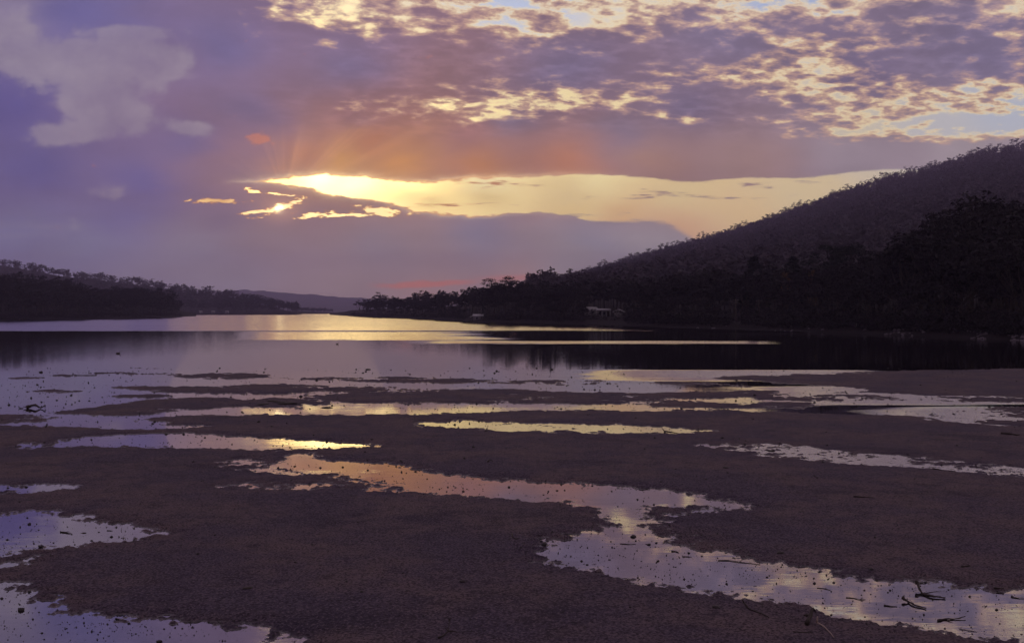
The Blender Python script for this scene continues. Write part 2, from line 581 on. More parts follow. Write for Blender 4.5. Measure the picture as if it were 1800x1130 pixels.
# ------------------------------------------------------------------ tidal flat: mud and pools
# outlines on the flat, read off as (column, row) pairs and laid down on the ground plane
MUD, POOL = 1, -1
FLAT = [
    # mud bars standing out of the shallows
    (MUD, 0.9, [(200, 647), (250, 646), (297, 647.5), (260, 649), (215, 649)]),
    (MUD, 0.6, [(100, 659), (130, 658.6), (158, 660), (130, 661.3), (104, 661)]),
    (MUD, 0.6, [(18, 664.3), (45, 663), (66, 664.5), (40, 665.6)]),
    (MUD, 0.9, [(56, 688.5), (85, 686.8), (126, 688.5), (100, 690.3), (70, 690.3)]),
    (MUD, 0.5, [(150, 656), (250, 653), (340, 656.5), (300, 659), (220, 658)]),
    (MUD, 0.9, [(305, 660), (370, 655.5), (440, 655.5), (480, 660), (430, 666), (350, 667), (322, 664)]),
    (MUD, 0.55, [(190, 697), (260, 695), (290, 697), (240, 699)]),
    (MUD, 0.9, [(212, 681), (300, 680), (400, 679), (450, 676), (540, 675), (640, 679), (760, 683), (900, 686), (1000, 690), (1100, 692), (1250, 690),
                (1350, 683), (1300, 677), (1200, 672), (1350, 684), (1425, 690), (1380, 696), (1250, 699), (1180, 702), (1240, 707.5), (1350, 709.5), (1412, 709.5),
                (1437, 715), (1400, 718), (1300, 718.5), (1190, 716), (1150, 715), (1100, 711), (1025, 710), (900, 709.5), (825, 709.5), (750, 710.3), (662, 707.5), (612, 705), (562, 700), (512, 695.5),
                (450, 692), (380, 690.5), (300, 688)]),
    (MUD, 0.5, [(480, 664), (600, 662), (750, 664), (900, 668), (1100, 670), (1250, 672), (1300, 676), (1000, 676), (800, 672), (600, 669)]),
    (MUD, 0.9, [(95, 726.5), (162, 718), (212, 711), (275, 704), (350, 701), (400, 702.5), (437, 707), (425, 714), (400, 719), (350, 722.5), (275, 727.5), (212, 730), (150, 729.5)]),
    (MUD, 0.45, [(-60, 727), (0, 729), (60, 729), (97, 732), (70, 738), (85, 741), (0, 744), (-60, 745)]),
    (MUD, 0.42, [(437, 702), (480, 700), (560, 706), (600, 716), (540, 720), (450, 718), (425, 710)]),
    # far bank on the right
    (MUD, 1.0, [(1290, 660.5), (1350, 661), (1450, 657.5), (1550, 654.5), (1675, 650.5), (1800, 647.8), (2100, 643), (2500, 640), (2500, 735), (2000, 702), (1800, 698.5),
                (1700, 696), (1550, 692), (1460, 690.5), (1525, 685), (1425, 677), (1350, 671), (1280, 666)]),
    (MUD, 0.6, [(1700, 722), (1745, 716), (1800, 716), (1900, 718), (1900, 738), (1800, 737), (1740, 733)]),
    # the broad near flat
    (MUD, 1.0, [(-1200, 745), (0, 747.5), (25, 749), (100, 750), (162, 750.5), (225, 752), (287, 752.5), (357, 750.5), (300, 746.5), (275, 742.5), (250, 739), (262, 732.5),
                (350, 730), (450, 729.5), (650, 729), (750, 728), (850, 726.5), (950, 724), (1025, 722.5), (1100, 721.5), (1187, 720), (1275, 720), (1350, 722.5), (1450, 725),
                (1562, 728.5), (1612, 731.5), (1650, 739), (1687, 745.5), (1750, 750), (1800, 752.5), (2000, 762), (2600, 785), (3000, 800), (3000, 1700), (-1500, 1700)]),
    (MUD, 0.42, [(1330, 697), (1460, 694), (1620, 697), (1820, 702), (1820, 706.5), (1600, 704.5), (1420, 703), (1340, 702)]),
    (MUD, 0.42, [(1600, 726), (1700, 722), (1830, 722), (1830, 748), (1740, 743), (1660, 733)]),
    # pools and runnels in it
    (POOL, 0.9, [(87, 777), (112, 774.5), (162, 770.5), (212, 767.5), (262, 764.5), (325, 762.5), (375, 764), (450, 767), (525, 770.5), (600, 773.5), (637, 777), (684, 784),
                 (650, 788.5), (575, 790), (525, 791.5), (475, 793), (425, 795), (375, 791), (325, 788.5), (275, 785.5), (225, 785.5), (162, 784.5), (112, 785), (90, 781)]),
    (POOL, 0.35, [(20, 784), (60, 779), (110, 776), (120, 785), (60, 787)]),
    (POOL, 0.9, [(714, 745), (762, 741.5), (825, 739.5), (900, 740.5), (1000, 743.5), (1100, 747), (1175, 751.5), (1225, 755.5), (1258, 758.5), (1212, 760.5), (1100, 759.5), (975, 758.5), (900, 757.5), (800, 753.5), (740, 749)]),
    (POOL, 1.0, [(472, 810), (500, 800.5), (537, 796.5), (562, 803), (612, 809), (662, 816), (712, 821.5), (762, 828), (825, 838), (900, 841.5), (988, 848), (1033, 852), (1086, 856),
                 (1152, 862.5), (1232, 870.5), (1272, 876), (1316, 888), (1272, 895), (1228, 893), (1196, 890), (1150, 893), (1136, 899), (1160, 901), (1196, 899), (1245, 900), (1192, 907), (1146, 905), (1140, 910),
                 (1170, 916), (1132, 924), (1160, 931), (1173, 947), (1192, 954), (1222, 949), (1230, 938), (1240, 947), (1233, 961), (1250, 967), (1285, 968.5), (1325, 979), (1350, 984), (1400, 996), (1450, 1000.5), (1487, 1011),
                 (1537, 1015), (1570, 1021), (1625, 1021), (1662, 1027), (1680, 1034), (1705, 1030), (1750, 1035), (1800, 1031), (2000, 1040), (2300, 1065), (2300, 1240), (2000, 1180),
                 (1850, 1148), (1775, 1129), (1737, 1121), (1687, 1111.5), (1650, 1104), (1600, 1101.5), (1562, 1097), (1512, 1087), (1455, 1079), (1437, 1072.5), (1387, 1065), (1350, 1058), (1285, 1048),
                 (1232, 1037), (1165, 1025), (1112, 1014.5), (1059, 1004), (1019, 997), (980, 992), (953, 984), (929, 971), (937, 964), (961, 957), (964, 947), (1006, 941.5), (1033, 936), (1059, 928),
                 (1083, 923), (1059, 911), (1038, 899), (993, 890), (998, 880), (960, 876), (900, 868), (825, 866), (817, 859), (775, 854), (750, 857), (712, 851), (675, 846), (600, 842), (587, 834), (550, 831), (512, 826), (478, 820)]),
    (POOL, 0.38, [(345, 816), (400, 808), (470, 806), (500, 820), (560, 832), (520, 836), (450, 828), (400, 825)]),
    (POOL, 0.30, [(390, 856), (440, 848), (520, 850), (640, 852), (740, 858), (700, 866), (600, 862), (500, 860)]),
    (POOL, 0.40, [(575, 838), (680, 846), (820, 858), (960, 874), (990, 884), (900, 876), (760, 866), (620, 850)]),
    (POOL, 0.75, [(-300, 848), (0, 852.5), (62, 853), (107, 856.5), (75, 861.5), (0, 864), (-300, 866)]),
    (POOL, 1.0, [(-500, 915), (0, 905), (50, 899.5), (112, 901), (162, 909.5), (212, 918.5), (250, 926), (292, 937.5), (262, 946), (212, 951.5), (150, 960.5), (100, 962.5), (62, 966), (25, 972), (0, 978), (-500, 1000)]),
    (POOL, 0.6, [(-200, 996), (0, 989), (30, 984), (52, 975), (72, 977), (45, 988), (0, 999), (-200, 1010)]),
    (POOL, 1.0, [(-700, 1010), (0, 1021), (25, 1027), (45, 1041), (52, 1052), (80, 1054), (96, 1056), (88, 1071), (125, 1077), (175, 1089), (212, 1091), (250, 1086.5), (300, 1086.5), (325, 1096.5), (387, 1101), (437, 1110),
                 (490, 1130), (525, 1165), (420, 1260), (-700, 1260)]),
    (POOL, 0.33, [(1222, 780), (1275, 774.5), (1350, 780.5), (1430, 786.5), (1500, 796.5), (1580, 800.5), (1700, 811.5), (1800, 822.5), (2100, 845), (2100, 858), (1800, 834.5), (1740, 833.5), (1640, 823.5),
                  (1550, 818.5), (1450, 813), (1400, 806.5), (1330, 801.5), (1260, 788)]),
    (MUD, 0.5, [(1186, 893), (1215, 889), (1250, 892), (1230, 897), (1200, 898)]),
]


def sd_poly(X, Y, P):
    """signed distance to an outline, positive inside"""
    d2 = np.full(X.shape, 1e12, dtype=np.float64)
    inside = np.zeros(X.shape, dtype=bool)
    n = len(P)
    for i in range(n):
        ax, ay = P[i]
        bx, by = P[(i + 1) % n]
        ex, ey = bx - ax, by - ay
        wx, wy = X - ax, Y - ay
        t = np.clip((wx * ex + wy * ey) / (ex * ex + ey * ey + 1e-12), 0, 1)
        dx, dy = wx - ex * t, wy - ey * t
        np.minimum(d2, dx * dx + dy * dy, out=d2)
        if ay != by:
            c = (ay > Y) != (by > Y)
            inside ^= c & (X < ex * (Y - ay) / ey + ax)
    d = np.sqrt(d2)
    return np.where(inside, d, -d)


SAT = 3.0     # beyond this many metres from an edge the flat no longer rises or falls


def flat_level(X, Y):
    """how far inside mud (+) or water (-) a spot lies, in metres, roughened"""
    L = np.full(X.shape, -SAT)
    for sign, k, px in FLAT:
        P = [tuple(ground(a, b)) for a, b in px]
        xs, ys = [p[0] for p in P], [p[1] for p in P]
        m = (X > min(xs) - 2) & (X < max(xs) + 2) & (Y > min(ys) - 2) & (Y < max(ys) + 2)
        if not m.any():
            continue
        s = np.clip(sd_poly(X[m], Y[m], P), -SAT, SAT)
        # k below 1: a film or a low bar that never gets clear of the ragged zone
        if k < 1:
            s = np.where(s > 0, np.minimum(s, 0.9 * (k - 0.2)), s)
        cur = L[m]
        L[m] = np.maximum(cur, s) if sign == MUD else np.minimum(cur, -s)
    return L


def flat_height(X, Y):
    L = flat_level(X, Y)
    far = np.clip((Y - 18) / 42, 0, 1)
    n0 = fbm(X / 7.0, Y / 5.0, 3, 13, 0.6)
    n1 = fbm(X / 1.9, Y / 1.9, 4, 3, 0.62)
    n2 = fbm(X / 0.30, Y / 0.30, 3, 40, 0.65)
    n3 = fbm(X / 0.085, Y / 0.085, 2, 71)
    rag = n0 * 1.5 * far + n1 * (0.50 + 1.1 * far) + n2 * (0.46 + 0.5 * far) + n3 * 0.32 * (1 - far)
    reach = 0.9 + 1.6 * far
    Lr = L + rag * np.clip(1.2 - np.abs(L) / reach, 0.12, 1)
    h = 0.055 * np.tanh(Lr / 0.42)
    up = np.clip(h / 0.05, 0, 1)
    h = h + up * (0.006 * n2 + 0.006 * n3 + 0.018 * fbm(X / 6.0, Y / 9.0, 3, 90))
    return h


def build_flat():
    cols_in = np.linspace(-0.565, 0.565, 1080)
    out = np.array([0.58, 0.61, 0.66, 0.74, 0.86, 1.05, 1.4, 2.0])
    us = np.concatenate([-out[::-1], cols_in, out])
    rows = np.arange(641.0, 1226.0, 0.95)
    Ys = CAM_H * F / (rows - HZ)
    Yg, Ug = np.meshgrid(Ys, us, indexing='ij')
    Xg = Ug * Yg
    # shake the grid a little so no row or column shows
    Hn = flat_height(Xg.ravel(), Yg.ravel()).reshape(Xg.shape)
    nr, nc = Xg.shape
    V = np.stack([Xg.ravel(), Yg.ravel(), Hn.ravel()], 1)
    i = np.arange(nr - 1)[:, None] * nc + np.arange(nc - 1)[None, :]
    Q = np.stack([i, i + nc, i + nc + 1, i + 1], -1).reshape(-1, 4)
    keep = (V[Q, 2].max(1) > -0.035)
    Q = Q[keep]
    used = np.zeros(len(V), bool)
    used[Q.ravel()] = True
    remap = np.cumsum(used) - 1
    me = mesh_from('mud_flat', V[used], remap[Q], smooth=True)
    m, N, b = material('tidal_mud')
    geo = N.new('ShaderNodeNewGeometry')
    pos = E(N, geo.outputs['Position'])
    x, y, z = N.sep(pos)
    g1 = N.noise(pos, 0.30, 5.0, 0.6)
    g5 = N.noise(N.xyz(x * 0.22, y * 0.30, 4.0), 1.0, 6.0, 0.66)
    g2 = N.noise(pos, 26.0, 3.0, 0.6)
    g3 = N.noise(pos, 1.6, 6.0, 0.68)
    g4 = N.noise(N.vm('ADD', pos, (31.0, 7.0, 0.0)), 0.9, 7.0, 0.74)
    base = N.mix(N.ss(0.38, 0.62, g1), (0.056, 0.043, 0.066), (0.096, 0.069, 0.073))
    base = N.mix(N.ss(0.44, 0.66, g3) * 0.65, base, (0.034, 0.025, 0.045))
    base = N.mix(N.ss(0.54, 0.68, g5) * 0.75, base, (0.026, 0.019, 0.036))
    base = N.mix(N.ss(0.56, 0.66, g4) * 0.45, base, (0.016, 0.010, 0.014))
    base = N.mix(N.ss(0.52, 0.60, g2) * 0.85, base, (0.012, 0.008, 0.012))
    base = N.mix(N.ss(0.45, 0.36, g2) * 0.5, base, (0.170, 0.130, 0.140))
    wet = N.ss(0.030, 0.004, z + (g3 - 0.5) * 0.02)
    film = N.ss(0.016, 0.001, z + (g3 - 0.5) * 0.012)
    base = N.mix(wet * 0.6, base, (0.030, 0.022, 0.028))
    N.put(b.inputs['Base Color'], base)
    N.put(b.inputs['Roughness'], 0.9 - wet * 0.42 - film * 0.26)
    N.put(b.inputs['Specular IOR Level'], 0.2 + film * 0.6)
    bump = N.new('ShaderNodeBump')
    bump.inputs['Strength'].default_value = 0.6
    bump.inputs['Distance'].default_value = 0.02
    N.put(bump.inputs['Height'], N.noise(pos, 30.0, 4.0, 0.7) * 0.8 + N.noise(pos, 4.0, 4.0, 0.6) * 0.35)
    m.node_tree.links.new(bump.outputs[0], b.inputs['Normal'])
    o = link('mud_flat', me, m)
    tag(o, 'brown purple tidal mud flat cut by winding pools', kind='structure')
    return m


def build_water():
    """one sheet of water for the bay and every pool"""
    me = mesh_from('water', [(-4700, -70, 0), (2900, -70, 0), (2900, 7500, 0), (-4700, 7500, 0)], [(0, 1, 2, 3)])
    m, N, b = material('bay_water')
    geo = N.new('ShaderNodeNewGeometry')
    pos = E(N, geo.outputs['Position'])
    x, y, z = N.sep(pos)
    # wind lanes: breeze ruffles the outer bay and a long lane nearer in, the rest lies calm
    edge = N.noise(N.xyz(x * 0.012, y * 0.05, 0.0), 1.0, 3.0, 0.6) - 0.5
    fineedge = N.noise(N.xyz(x * 0.06, y * 0.35, 3.0), 1.0, 3.0, 0.6) - 0.5
    yy = y + edge * N.ss(100, 700, y, 14.0, 70.0) + fineedge * N.ss(100, 400, y, 13.0, 40.0)
    bear = x / N.m('MAXIMUM', y, 1.0)
    far = N.ss(228.0, 244.0, yy + N.ss(su(950), su(1300), bear) * 20.0)
    # between 158 m and 228 m ruffled only left of the point's reflection and right of the headland's
    mid = N.ss(157.0, 160.0, yy) * N.ss(228.0, 220.0, yy) * N.ss(su(900) + 0.0, su(760), bear + edge * 0.25) * N.ss(su(410), su(480), bear + fineedge * 0.03)
    mid2 = N.ss(157.0, 160.0, yy) * N.ss(228.0, 220.0, yy)
    lane = N.ss(139.5, 141.5, yy) * N.ss(157.0, 154.0, yy) * N.ss(su(700), su(800), bear) * N.ss(su(1430), su(1320), bear)
    ruffle = N.m('MAXIMUM', N.m('MAXIMUM', far, mid), lane)
    # riffled shallows: the inlet on the right and the thin films over the flat
    def band(y0, y1, b0, b1, soft=2.0):
        return (N.ss(y0 - soft, y0 + soft, y + fineedge * 6.0) * N.ss(y1 + soft, y1 - soft, y + fineedge * 6.0)
                * N.ss(b0 - 0.05, b0 + 0.12, bear + (edge + fineedge) * 0.12) * N.ss(b1 + 0.12, b1 - 0.05, bear + (edge + fineedge) * 0.12))
    riffle = None
    for args in ((48.4, 60.0, su(1330), 1.2, 1.4), (35.0, 46.6, su(1520), 1.2, 1.2), (66.0, 76.5, su(1050), su(1500)), (26.0, 36.0, su(1190), 1.2)):
        g = band(*args)
        riffle = g if riffle is None else N.m('MAXIMUM', riffle, g)
    patch = N.noise(N.xyz(x * 0.004, y * 0.03, 8.0), 1.0, 4.0, 0.65)
    ruffle = ruffle * N.ss(0.2, 0.5, patch, 0.8, 1.0)
    gl = N.new('ShaderNodeBsdfAnisotropic')
    gl.distribution = 'BECKMANN'
    N.put(gl.inputs['Roughness'], 0.025 + N.ss(75.0, 130.0, y) * 0.03 + ruffle * 0.05 + riffle * 0.24)
    b.inputs['Base Color'].default_value = (0.014, 0.012, 0.016, 1)
    b.inputs['Roughness'].default_value = 1.0
    b.inputs['Specular IOR Level'].default_value = 0.0
    fr = N.new('ShaderNodeFresnel')
    fr.inputs['IOR'].default_value = 1.8
    ms = N.new('ShaderNodeMixShader')
    t = m.node_tree
    N.put(ms.inputs[0], E(N, fr.outputs[0]) * 0.55 + 0.45)
    t.links.new(b.outputs[0], ms.inputs[1])
    t.links.new(gl.outputs[0], ms.inputs[2])
    t.links.new(ms.outputs[0], next(n for n in t.nodes if n.type == 'OUTPUT_MATERIAL').inputs['Surface'])
    # ripples: fine in the pools, longer on the bay, calmer in patches
    calm = N.noise(N.xyz(x * 0.18, y * 0.30, 1.0), 1.0, 3.0, 0.55)
    near = N.noise(N.xyz(x * 1.2, y * 4.5, 0.0), 1.0, 4.0, 0.6)
    swell = N.noise(N.xyz(x * 0.25, y * 0.9, 5.0), 1.0, 4.0, 0.6)
    bump = N.new('ShaderNodeBump')
    bump.inputs['Distance'].default_value = 1.0
    N.put(bump.inputs['Height'], near * N.ss(0.50, 0.75, calm, 0.0003, 0.004 + 0.012 * N.ss(20.5, 23.0, y) * N.ss(30.0, 25.0, y)) * N.ss(90.0, 50.0, y, 0.2, 1.0) * (1.0 + riffle * 1.5) + swell * N.ss(70.0, 130.0, y, 0.0018, 0.010))
    bump.inputs['Strength'].default_value = 1.0
    # wind wavelets with their steep sides towards the near shore
    lean = N.noise(N.xyz(x * 0.010, y * 0.06, 12.0), 1.0, 4.0, 0.6)
    steep = (N.ss(0.25, 0.75, lean, 0.045, 0.056)) * ruffle + riffle * 0.10
    nrm = N.vm('NORMALIZE', N.vm('ADD', E(N, bump.outputs[0]), N.xyz((fineedge) * 0.01 * ruffle, steep * -1.0, 0.0)))
    for k in (gl, fr):
        N.put(k.inputs['Normal'], nrm)
    o = link('water', me, m)
    tag(o, 'calm bay water and tidal pools mirroring the sunset sky', kind='structure')


MUD_MAT = build_flat()
build_water()

# ------------------------------------------------------------------ land round the bay
def interp(pts):
    xs = np.array([p[0] for p in pts], float)
    ys = np.array([p[1] for p in pts], float)
    return lambda q: np.interp(q, xs, ys)


class Land:
    """a shore that climbs to a ridge: shoreline, belt and ridge given along bearings"""

    def __init__(self, shore, ridge, ridge_dist, belt=110.0, belt_z=8.0, relief=1.0, seed=0, curve=1.1):
        s = interp(shore)
        self.shoreY = lambda px: CAM_H * F / (s(px) - HZ)
        self.ridge_py = interp(ridge)
        self.ridgeY = interp(ridge_dist)
        self.belt, self.belt_z, self.relief, self.seed, self.curve = belt, belt_z, relief, seed, curve

    def ridge_z(self, px):
        return CAM_H + (HZ - self.ridge_py(px)) / F * self.ridgeY(px)

    def z(self, px, Y):
        px, Y = np.broadcast_arrays(np.asarray(px, float), np.asarray(Y, float))
        s, r, rz = self.shoreY(px), self.ridgeY(px), self.ridge_z(px)
        b = np.minimum(s + self.belt, s + (r - s) * 0.5)
        bz = np.minimum(self.belt_z, rz * 0.55)
        d = Y - s
        bank = np.clip(d / 4.0, -1, 1)
        z0 = 0.7 * bank
        t1 = np.clip(d / (b - s), 0, 1)
        t2 = np.clip((Y - b) / (r - b), 0, 1) ** self.curve
        z = z0 + (bz - 0.7) * t1 + (rz - bz) * t2
        back = np.clip(Y - r, 0, None)
        z = z - back * 0.35
        x = (px - 900) / F * Y
        nz = fbm(x / 70.0, Y / 70.0, 3, self.seed) * 5.0 * np.clip(d / 200, 0, 1) * np.clip(rz / 40, 0.1, 1)
        nz = nz + fbm(x / 6.0, Y / 6.0, 2, self.seed + 5) * 0.35 * np.clip(d / 3, 0, 1)
        return z + nz * self.relief

    def mesh(self, name, px0, px1, ncol, mat, label, back=260.0, nrow=46):
        pxs = np.linspace(px0, px1, ncol)
        s, r = self.shoreY(pxs), self.ridgeY(pxs)
        t = np.linspace(0, 1, nrow) ** 1.5
        Yg = (s - 3)[None, :] + t[:, None] * (r - s + 3)[None, :]
        Yg = np.concatenate([Yg, (r + back * 0.4)[None, :], (r + back)[None, :]])
        Pg = np.broadcast_to(pxs[None, :], Yg.shape)
        Z = self.z(Pg, Yg)
        V = np.stack([((Pg - 900) / F * Yg).ravel(), Yg.ravel(), Z.ravel()], 1)
        nr, nc = Yg.shape
        i = np.arange(nr - 1)[:, None] * nc + np.arange(nc - 1)[None, :]
        Q = np.stack([i, i + 1, i + nc + 1, i + nc], -1).reshape(-1, 4)
        return tag(link(name, mesh_from(name, V, Q, smooth=True), mat), label, kind='structure')


LITTER = plain('forest_floor', (0.012, 0.009, 0.010), 0.9, 0.5, 0.3, 0.1)
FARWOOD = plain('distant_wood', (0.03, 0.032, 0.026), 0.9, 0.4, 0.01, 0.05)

RIGHT = Land(
    shore=[(580, 553.4), (600, 554.6), (625, 556.6), (700, 558.6), (760, 561), (800, 563.6), (830, 565.8), (900, 567.6), (1000, 570), (1100, 573), (1200, 576.2), (1300, 579), (1400, 582.5),
           (1500, 586), (1600, 590), (1700, 594.5), (1800, 599), (2100, 614), (2300, 625)],
    ridge=[(580, 549.5), (605, 548.5), (620, 545), (650, 543), (750, 540), (800, 538), (850, 532), (900, 520), (930, 515), (980, 507), (1020, 497), (1060, 481), (1100, 470), (1150, 453), (1200, 437), (1250, 425), (1300, 411),
           (1350, 393), (1400, 375), (1450, 358), (1500, 338), (1550, 321), (1600, 311), (1650, 298), (1700, 283), (1750, 271), (1800, 263), (1900, 246), (2100, 222), (2300, 215)],
    ridge_dist=[(580, 1600), (620, 1040), (700, 920), (800, 640), (880, 640), (930, 900), (1000, 1300), (1060, 1700), (1200, 2000), (2300, 2000)],
    seed=11)
HEAD = Land(
    shore=[(-500, 566), (0, 561.6), (100, 560.6), (200, 559.6), (280, 558.3), (310, 557), (330, 556.3), (345, 555.8)],
    ridge=[(-500, 490), (0, 506), (40, 504), (85, 512), (120, 514), (150, 526), (180, 532), (205, 526), (250, 528), (280, 528), (300, 536), (312, 546), (330, 548.6), (345, 549.6)],
    ridge_dist=[(-500, 700), (0, 740), (200, 840), (310, 960), (345, 1030)], belt=60, belt_z=5, seed=31, relief=0.4)
RIDGE = Land(
    shore=[(-500, 553.6), (330, 553.2), (520, 553.0), (530, 552.8)],
    ridge=[(-500, 420), (-200, 444), (0, 466), (60, 475), (100, 484), (150, 490), (200, 496), (250, 501), (300, 508), (350, 516), (400, 523), (440, 531), (480, 541), (515, 548.3), (530, 549.6)],
    ridge_dist=[(-500, 1900), (400, 1900), (530, 1750)], belt=60, belt_z=6, seed=51, relief=0.8)
SPIT = Land(shore=[(510, 551.8), (600, 551.5)], ridge=[(510, 546.5), (540, 547.2), (570, 548.6), (600, 549.8)], ridge_dist=[(510, 2300), (600, 2360)], belt=20, belt_z=2, seed=61, relief=0.3)
FAR = Land(shore=[(150, 549.6), (1200, 549.6)],
           ridge=[(150, 520), (330, 514), (395, 511), (430, 509), (460, 511.5), (500, 515), (540, 517), (580, 521), (620, 523), (700, 529), (800, 535), (1000, 538), (1200, 540)],
           ridge_dist=[(150, 7000), (1200, 7000)], belt=300, belt_z=15, seed=71, relief=2.0)

RIGHT.mesh('hillside', 580, 2300, 260, LITTER, 'dark forested hillside rising to the right behind the bay')
HEAD.mesh('headland', -500, 345, 120, LITTER, 'low dark headland reaching into the bay on the left')
RIDGE.mesh('ridge', -500, 530, 160, LITTER, 'wooded ridge sloping down behind the left headland')
SPIT.mesh('spit', 510, 600, 30, LITTER, 'thin far spit at the foot of the wooded ridge')
FAR.mesh('distant_hills', 150, 1200, 240, FARWOOD, 'pale distant hills across the head of the bay', back=400)

# bank the photograph was taken from, behind and below the camera
xs = np.linspace(-90, 90, 60)
ys = np.concatenate([np.linspace(-70, -4, 16), np.linspace(-3, 12.8, 34)])
Xg, Yg = np.meshgrid(xs, ys)
Zg = np.interp(Yg, [-70, -3, 4, 8.5, 10.6, 11.7, 12.8], [3.4, 2.9, 1.35, 0.42, 0.12, 0.0, -0.3]) + 0.05 * fbm(Xg / 1.5, Yg / 1.5, 3, 8) * np.clip((12.5 - Yg) / 3, 0, 1)
i = np.arange(49)[:, None] * 60 + np.arange(59)[None, :]
tag(link('shore_bank', mesh_from('shore_bank', np.stack([Xg.ravel(), Yg.ravel(), Zg.ravel()], 1), np.stack([i, i + 1, i + 61, i + 60], -1).reshape(-1, 4), smooth=True), MUD_MAT),
    'muddy bank at the near edge of the flat', kind='structure')

# ------------------------------------------------------------------ trees
LEAF = plain('gum_foliage', (0.012, 0.010, 0.011), 0.85, 0.45, 0.6, 0.15)
HAZEDLEAF = plain('hazed_hill_foliage', (0.052, 0.042, 0.052), 0.9, 0.35, 0.05, 0.1)  # paler copy of the gum leaf colour, haze and sky light painted in
NEEDLE = plain('needle_foliage', (0.012, 0.016, 0.012), 0.9, 0.4, 0.8, 0.1)
AUTUMN = plain('autumn_foliage', (0.13, 0.07, 0.03), 0.9, 0.4, 0.8, 0.1)
BARK = plain('gum_bark', (0.045, 0.037, 0.033), 0.9, 0.4, 1.2, 0.1)
DARKBARK = plain('pine_bark', (0.025, 0.02, 0.018), 0.9, 0.4, 1.2, 0.1)


def leaf_cloud(rs, c, r, n, size, dome=True):
    """n leaf sprays (triangles) through a flattened clump"""
    u = rs.normal(size=(n, 3))
    u /= np.linalg.norm(u, axis=1, keepdims=True) + 1e-9
    rad = rs.uniform(0.35, 1.0, (n, 1)) ** 0.6
    p = u * rad
    if dome:
        p[:, 2] = np.where(p[:, 2] < -0.25, -0.25 + 0.35 * (p[:, 2] + 0.25), p[:, 2])
    p = p * np.array(r) + np.array(c)
    a = rs.normal(size=(n, 3))
    a[:, 2] *= 0.5
    a /= np.linalg.norm(a, axis=1, keepdims=True)
    b = rs.normal(size=(n, 3))
    b -= (b * a).sum(1, keepdims=True) * a
    b /= np.linalg.norm(b, axis=1, keepdims=True)
    s = size * rs.uniform(0.6, 1.5, (n, 1))
    return np.stack([p - a * s, p + a * s * 0.9 + b * s * 0.35, p + b * s * 1.1], 1)


def tris_mesh(name, T):
    T = np.concatenate(T)
    return mesh_from(name, T.reshape(-1, 3), tris=np.arange(len(T) * 3).reshape(-1, 3))


def gum_meshes(seed, H=20.0, spread=0.30, crown_from=0.5, clumps=(4, 3), leaves=75, flat=0.42, lean=0.05, leafsize=0.020, trunk=0.018):
    rs = np.random.default_rng(seed)
    g, T = Geo(), []
    ln = rs.normal(0, lean, 2)
    fork = rs.uniform(0.30, 0.45)
    base = np.array([0, 0, -0.03 * H])
    k1 = np.array([ln[0] * 0.5, ln[1] * 0.5, fork * 0.55]) * H
    k2 = np.array([ln[0], ln[1], fork]) * H
    g.tube([base, k1, k2], [trunk * H, trunk * H * 0.8, trunk * H * 0.62], 6, False)
    nl = clumps[0] + int(rs.integers(0, 2))
    a0 = rs.uniform(0, 6.28)
    for i in range(nl):
        an = a0 + 6.283 * i / nl + rs.normal(0, 0.3)
        top = rs.uniform(crown_from + 0.18, 0.95) if i else 0.96
        reach = spread * rs.uniform(0.35, 0.85) if i else spread * 0.15
        e = np.array([math.cos(an) * reach + ln[0], math.sin(an) * reach + ln[1], top - 0.05]) * H
        mid = k2 * 0.5 + e * 0.5 + np.array([math.cos(an), math.sin(an), -0.4]) * H * 0.03
        g.tube([k2 - np.array([0, 0, .02 * H]), mid, e], [trunk * H * 0.5, trunk * H * 0.34, trunk * H * 0.14], 5, False)
        for j in range(clumps[1]):
            bn = an + rs.normal(0, 1.0)
            q = mid * 0.35 + e * 0.65 if j else e
            rr = H * spread * rs.uniform(0.15, 0.45) * (1 if j else 0.1)
            c = q + np.array([math.cos(bn) * rr, math.sin(bn) * rr, H * rs.uniform(-0.02, 0.07)])
            c[2] = min(c[2], 0.965 * H)
            if j:
                g.tube([q, (q + c) / 2 + np.array([0, 0, .008 * H]), c], [trunk * H * 0.2, trunk * H * 0.13, trunk * H * 0.05], 4, False)
            r = H * spread * rs.uniform(0.24, 0.40)
            T.append(leaf_cloud(rs, c, (r, r, r * flat), leaves, leafsize * H))
    return g.mesh('gum_trunk'), tris_mesh('gum_crown', T)


def conifer_meshes(seed, H=20.0):
    rs = np.random.default_rng(seed)
    g, T = Geo(), []
    g.tube([(0, 0, -.5), (0, 0, H * 0.5), (0, 0, H * 0.98)], [0.022 * H, 0.014 * H, 0.003 * H], 6, False)
    for k in range(20):
        t = 0.10 + 0.88 * k / 19
        L = H * 0.20 * (1 - t) ** 0.75 + 0.012 * H
        n = 7 if k < 14 else 5
        for i in range(n):
            an = rs.uniform(0, 6.28)
            l = L * rs.uniform(0.7, 1.15)
            for f in (0.35, 0.65, 1.0):
                c = (math.cos(an) * l * f, math.sin(an) * l * f, H * t - l * 0.28 * f)
                T.append(leaf_cloud(rs, c, (0.034 * H, 0.034 * H, 0.014 * H), 11, 0.026 * H, False))
            g.tube([(0, 0, H * t), (math.cos(an) * l, math.sin(an) * l, H * t - l * 0.28)], [0.004 * H, 0.001 * H], 3, False)
    return g.mesh('conifer_trunk'), tris_mesh('conifer_crown', T)


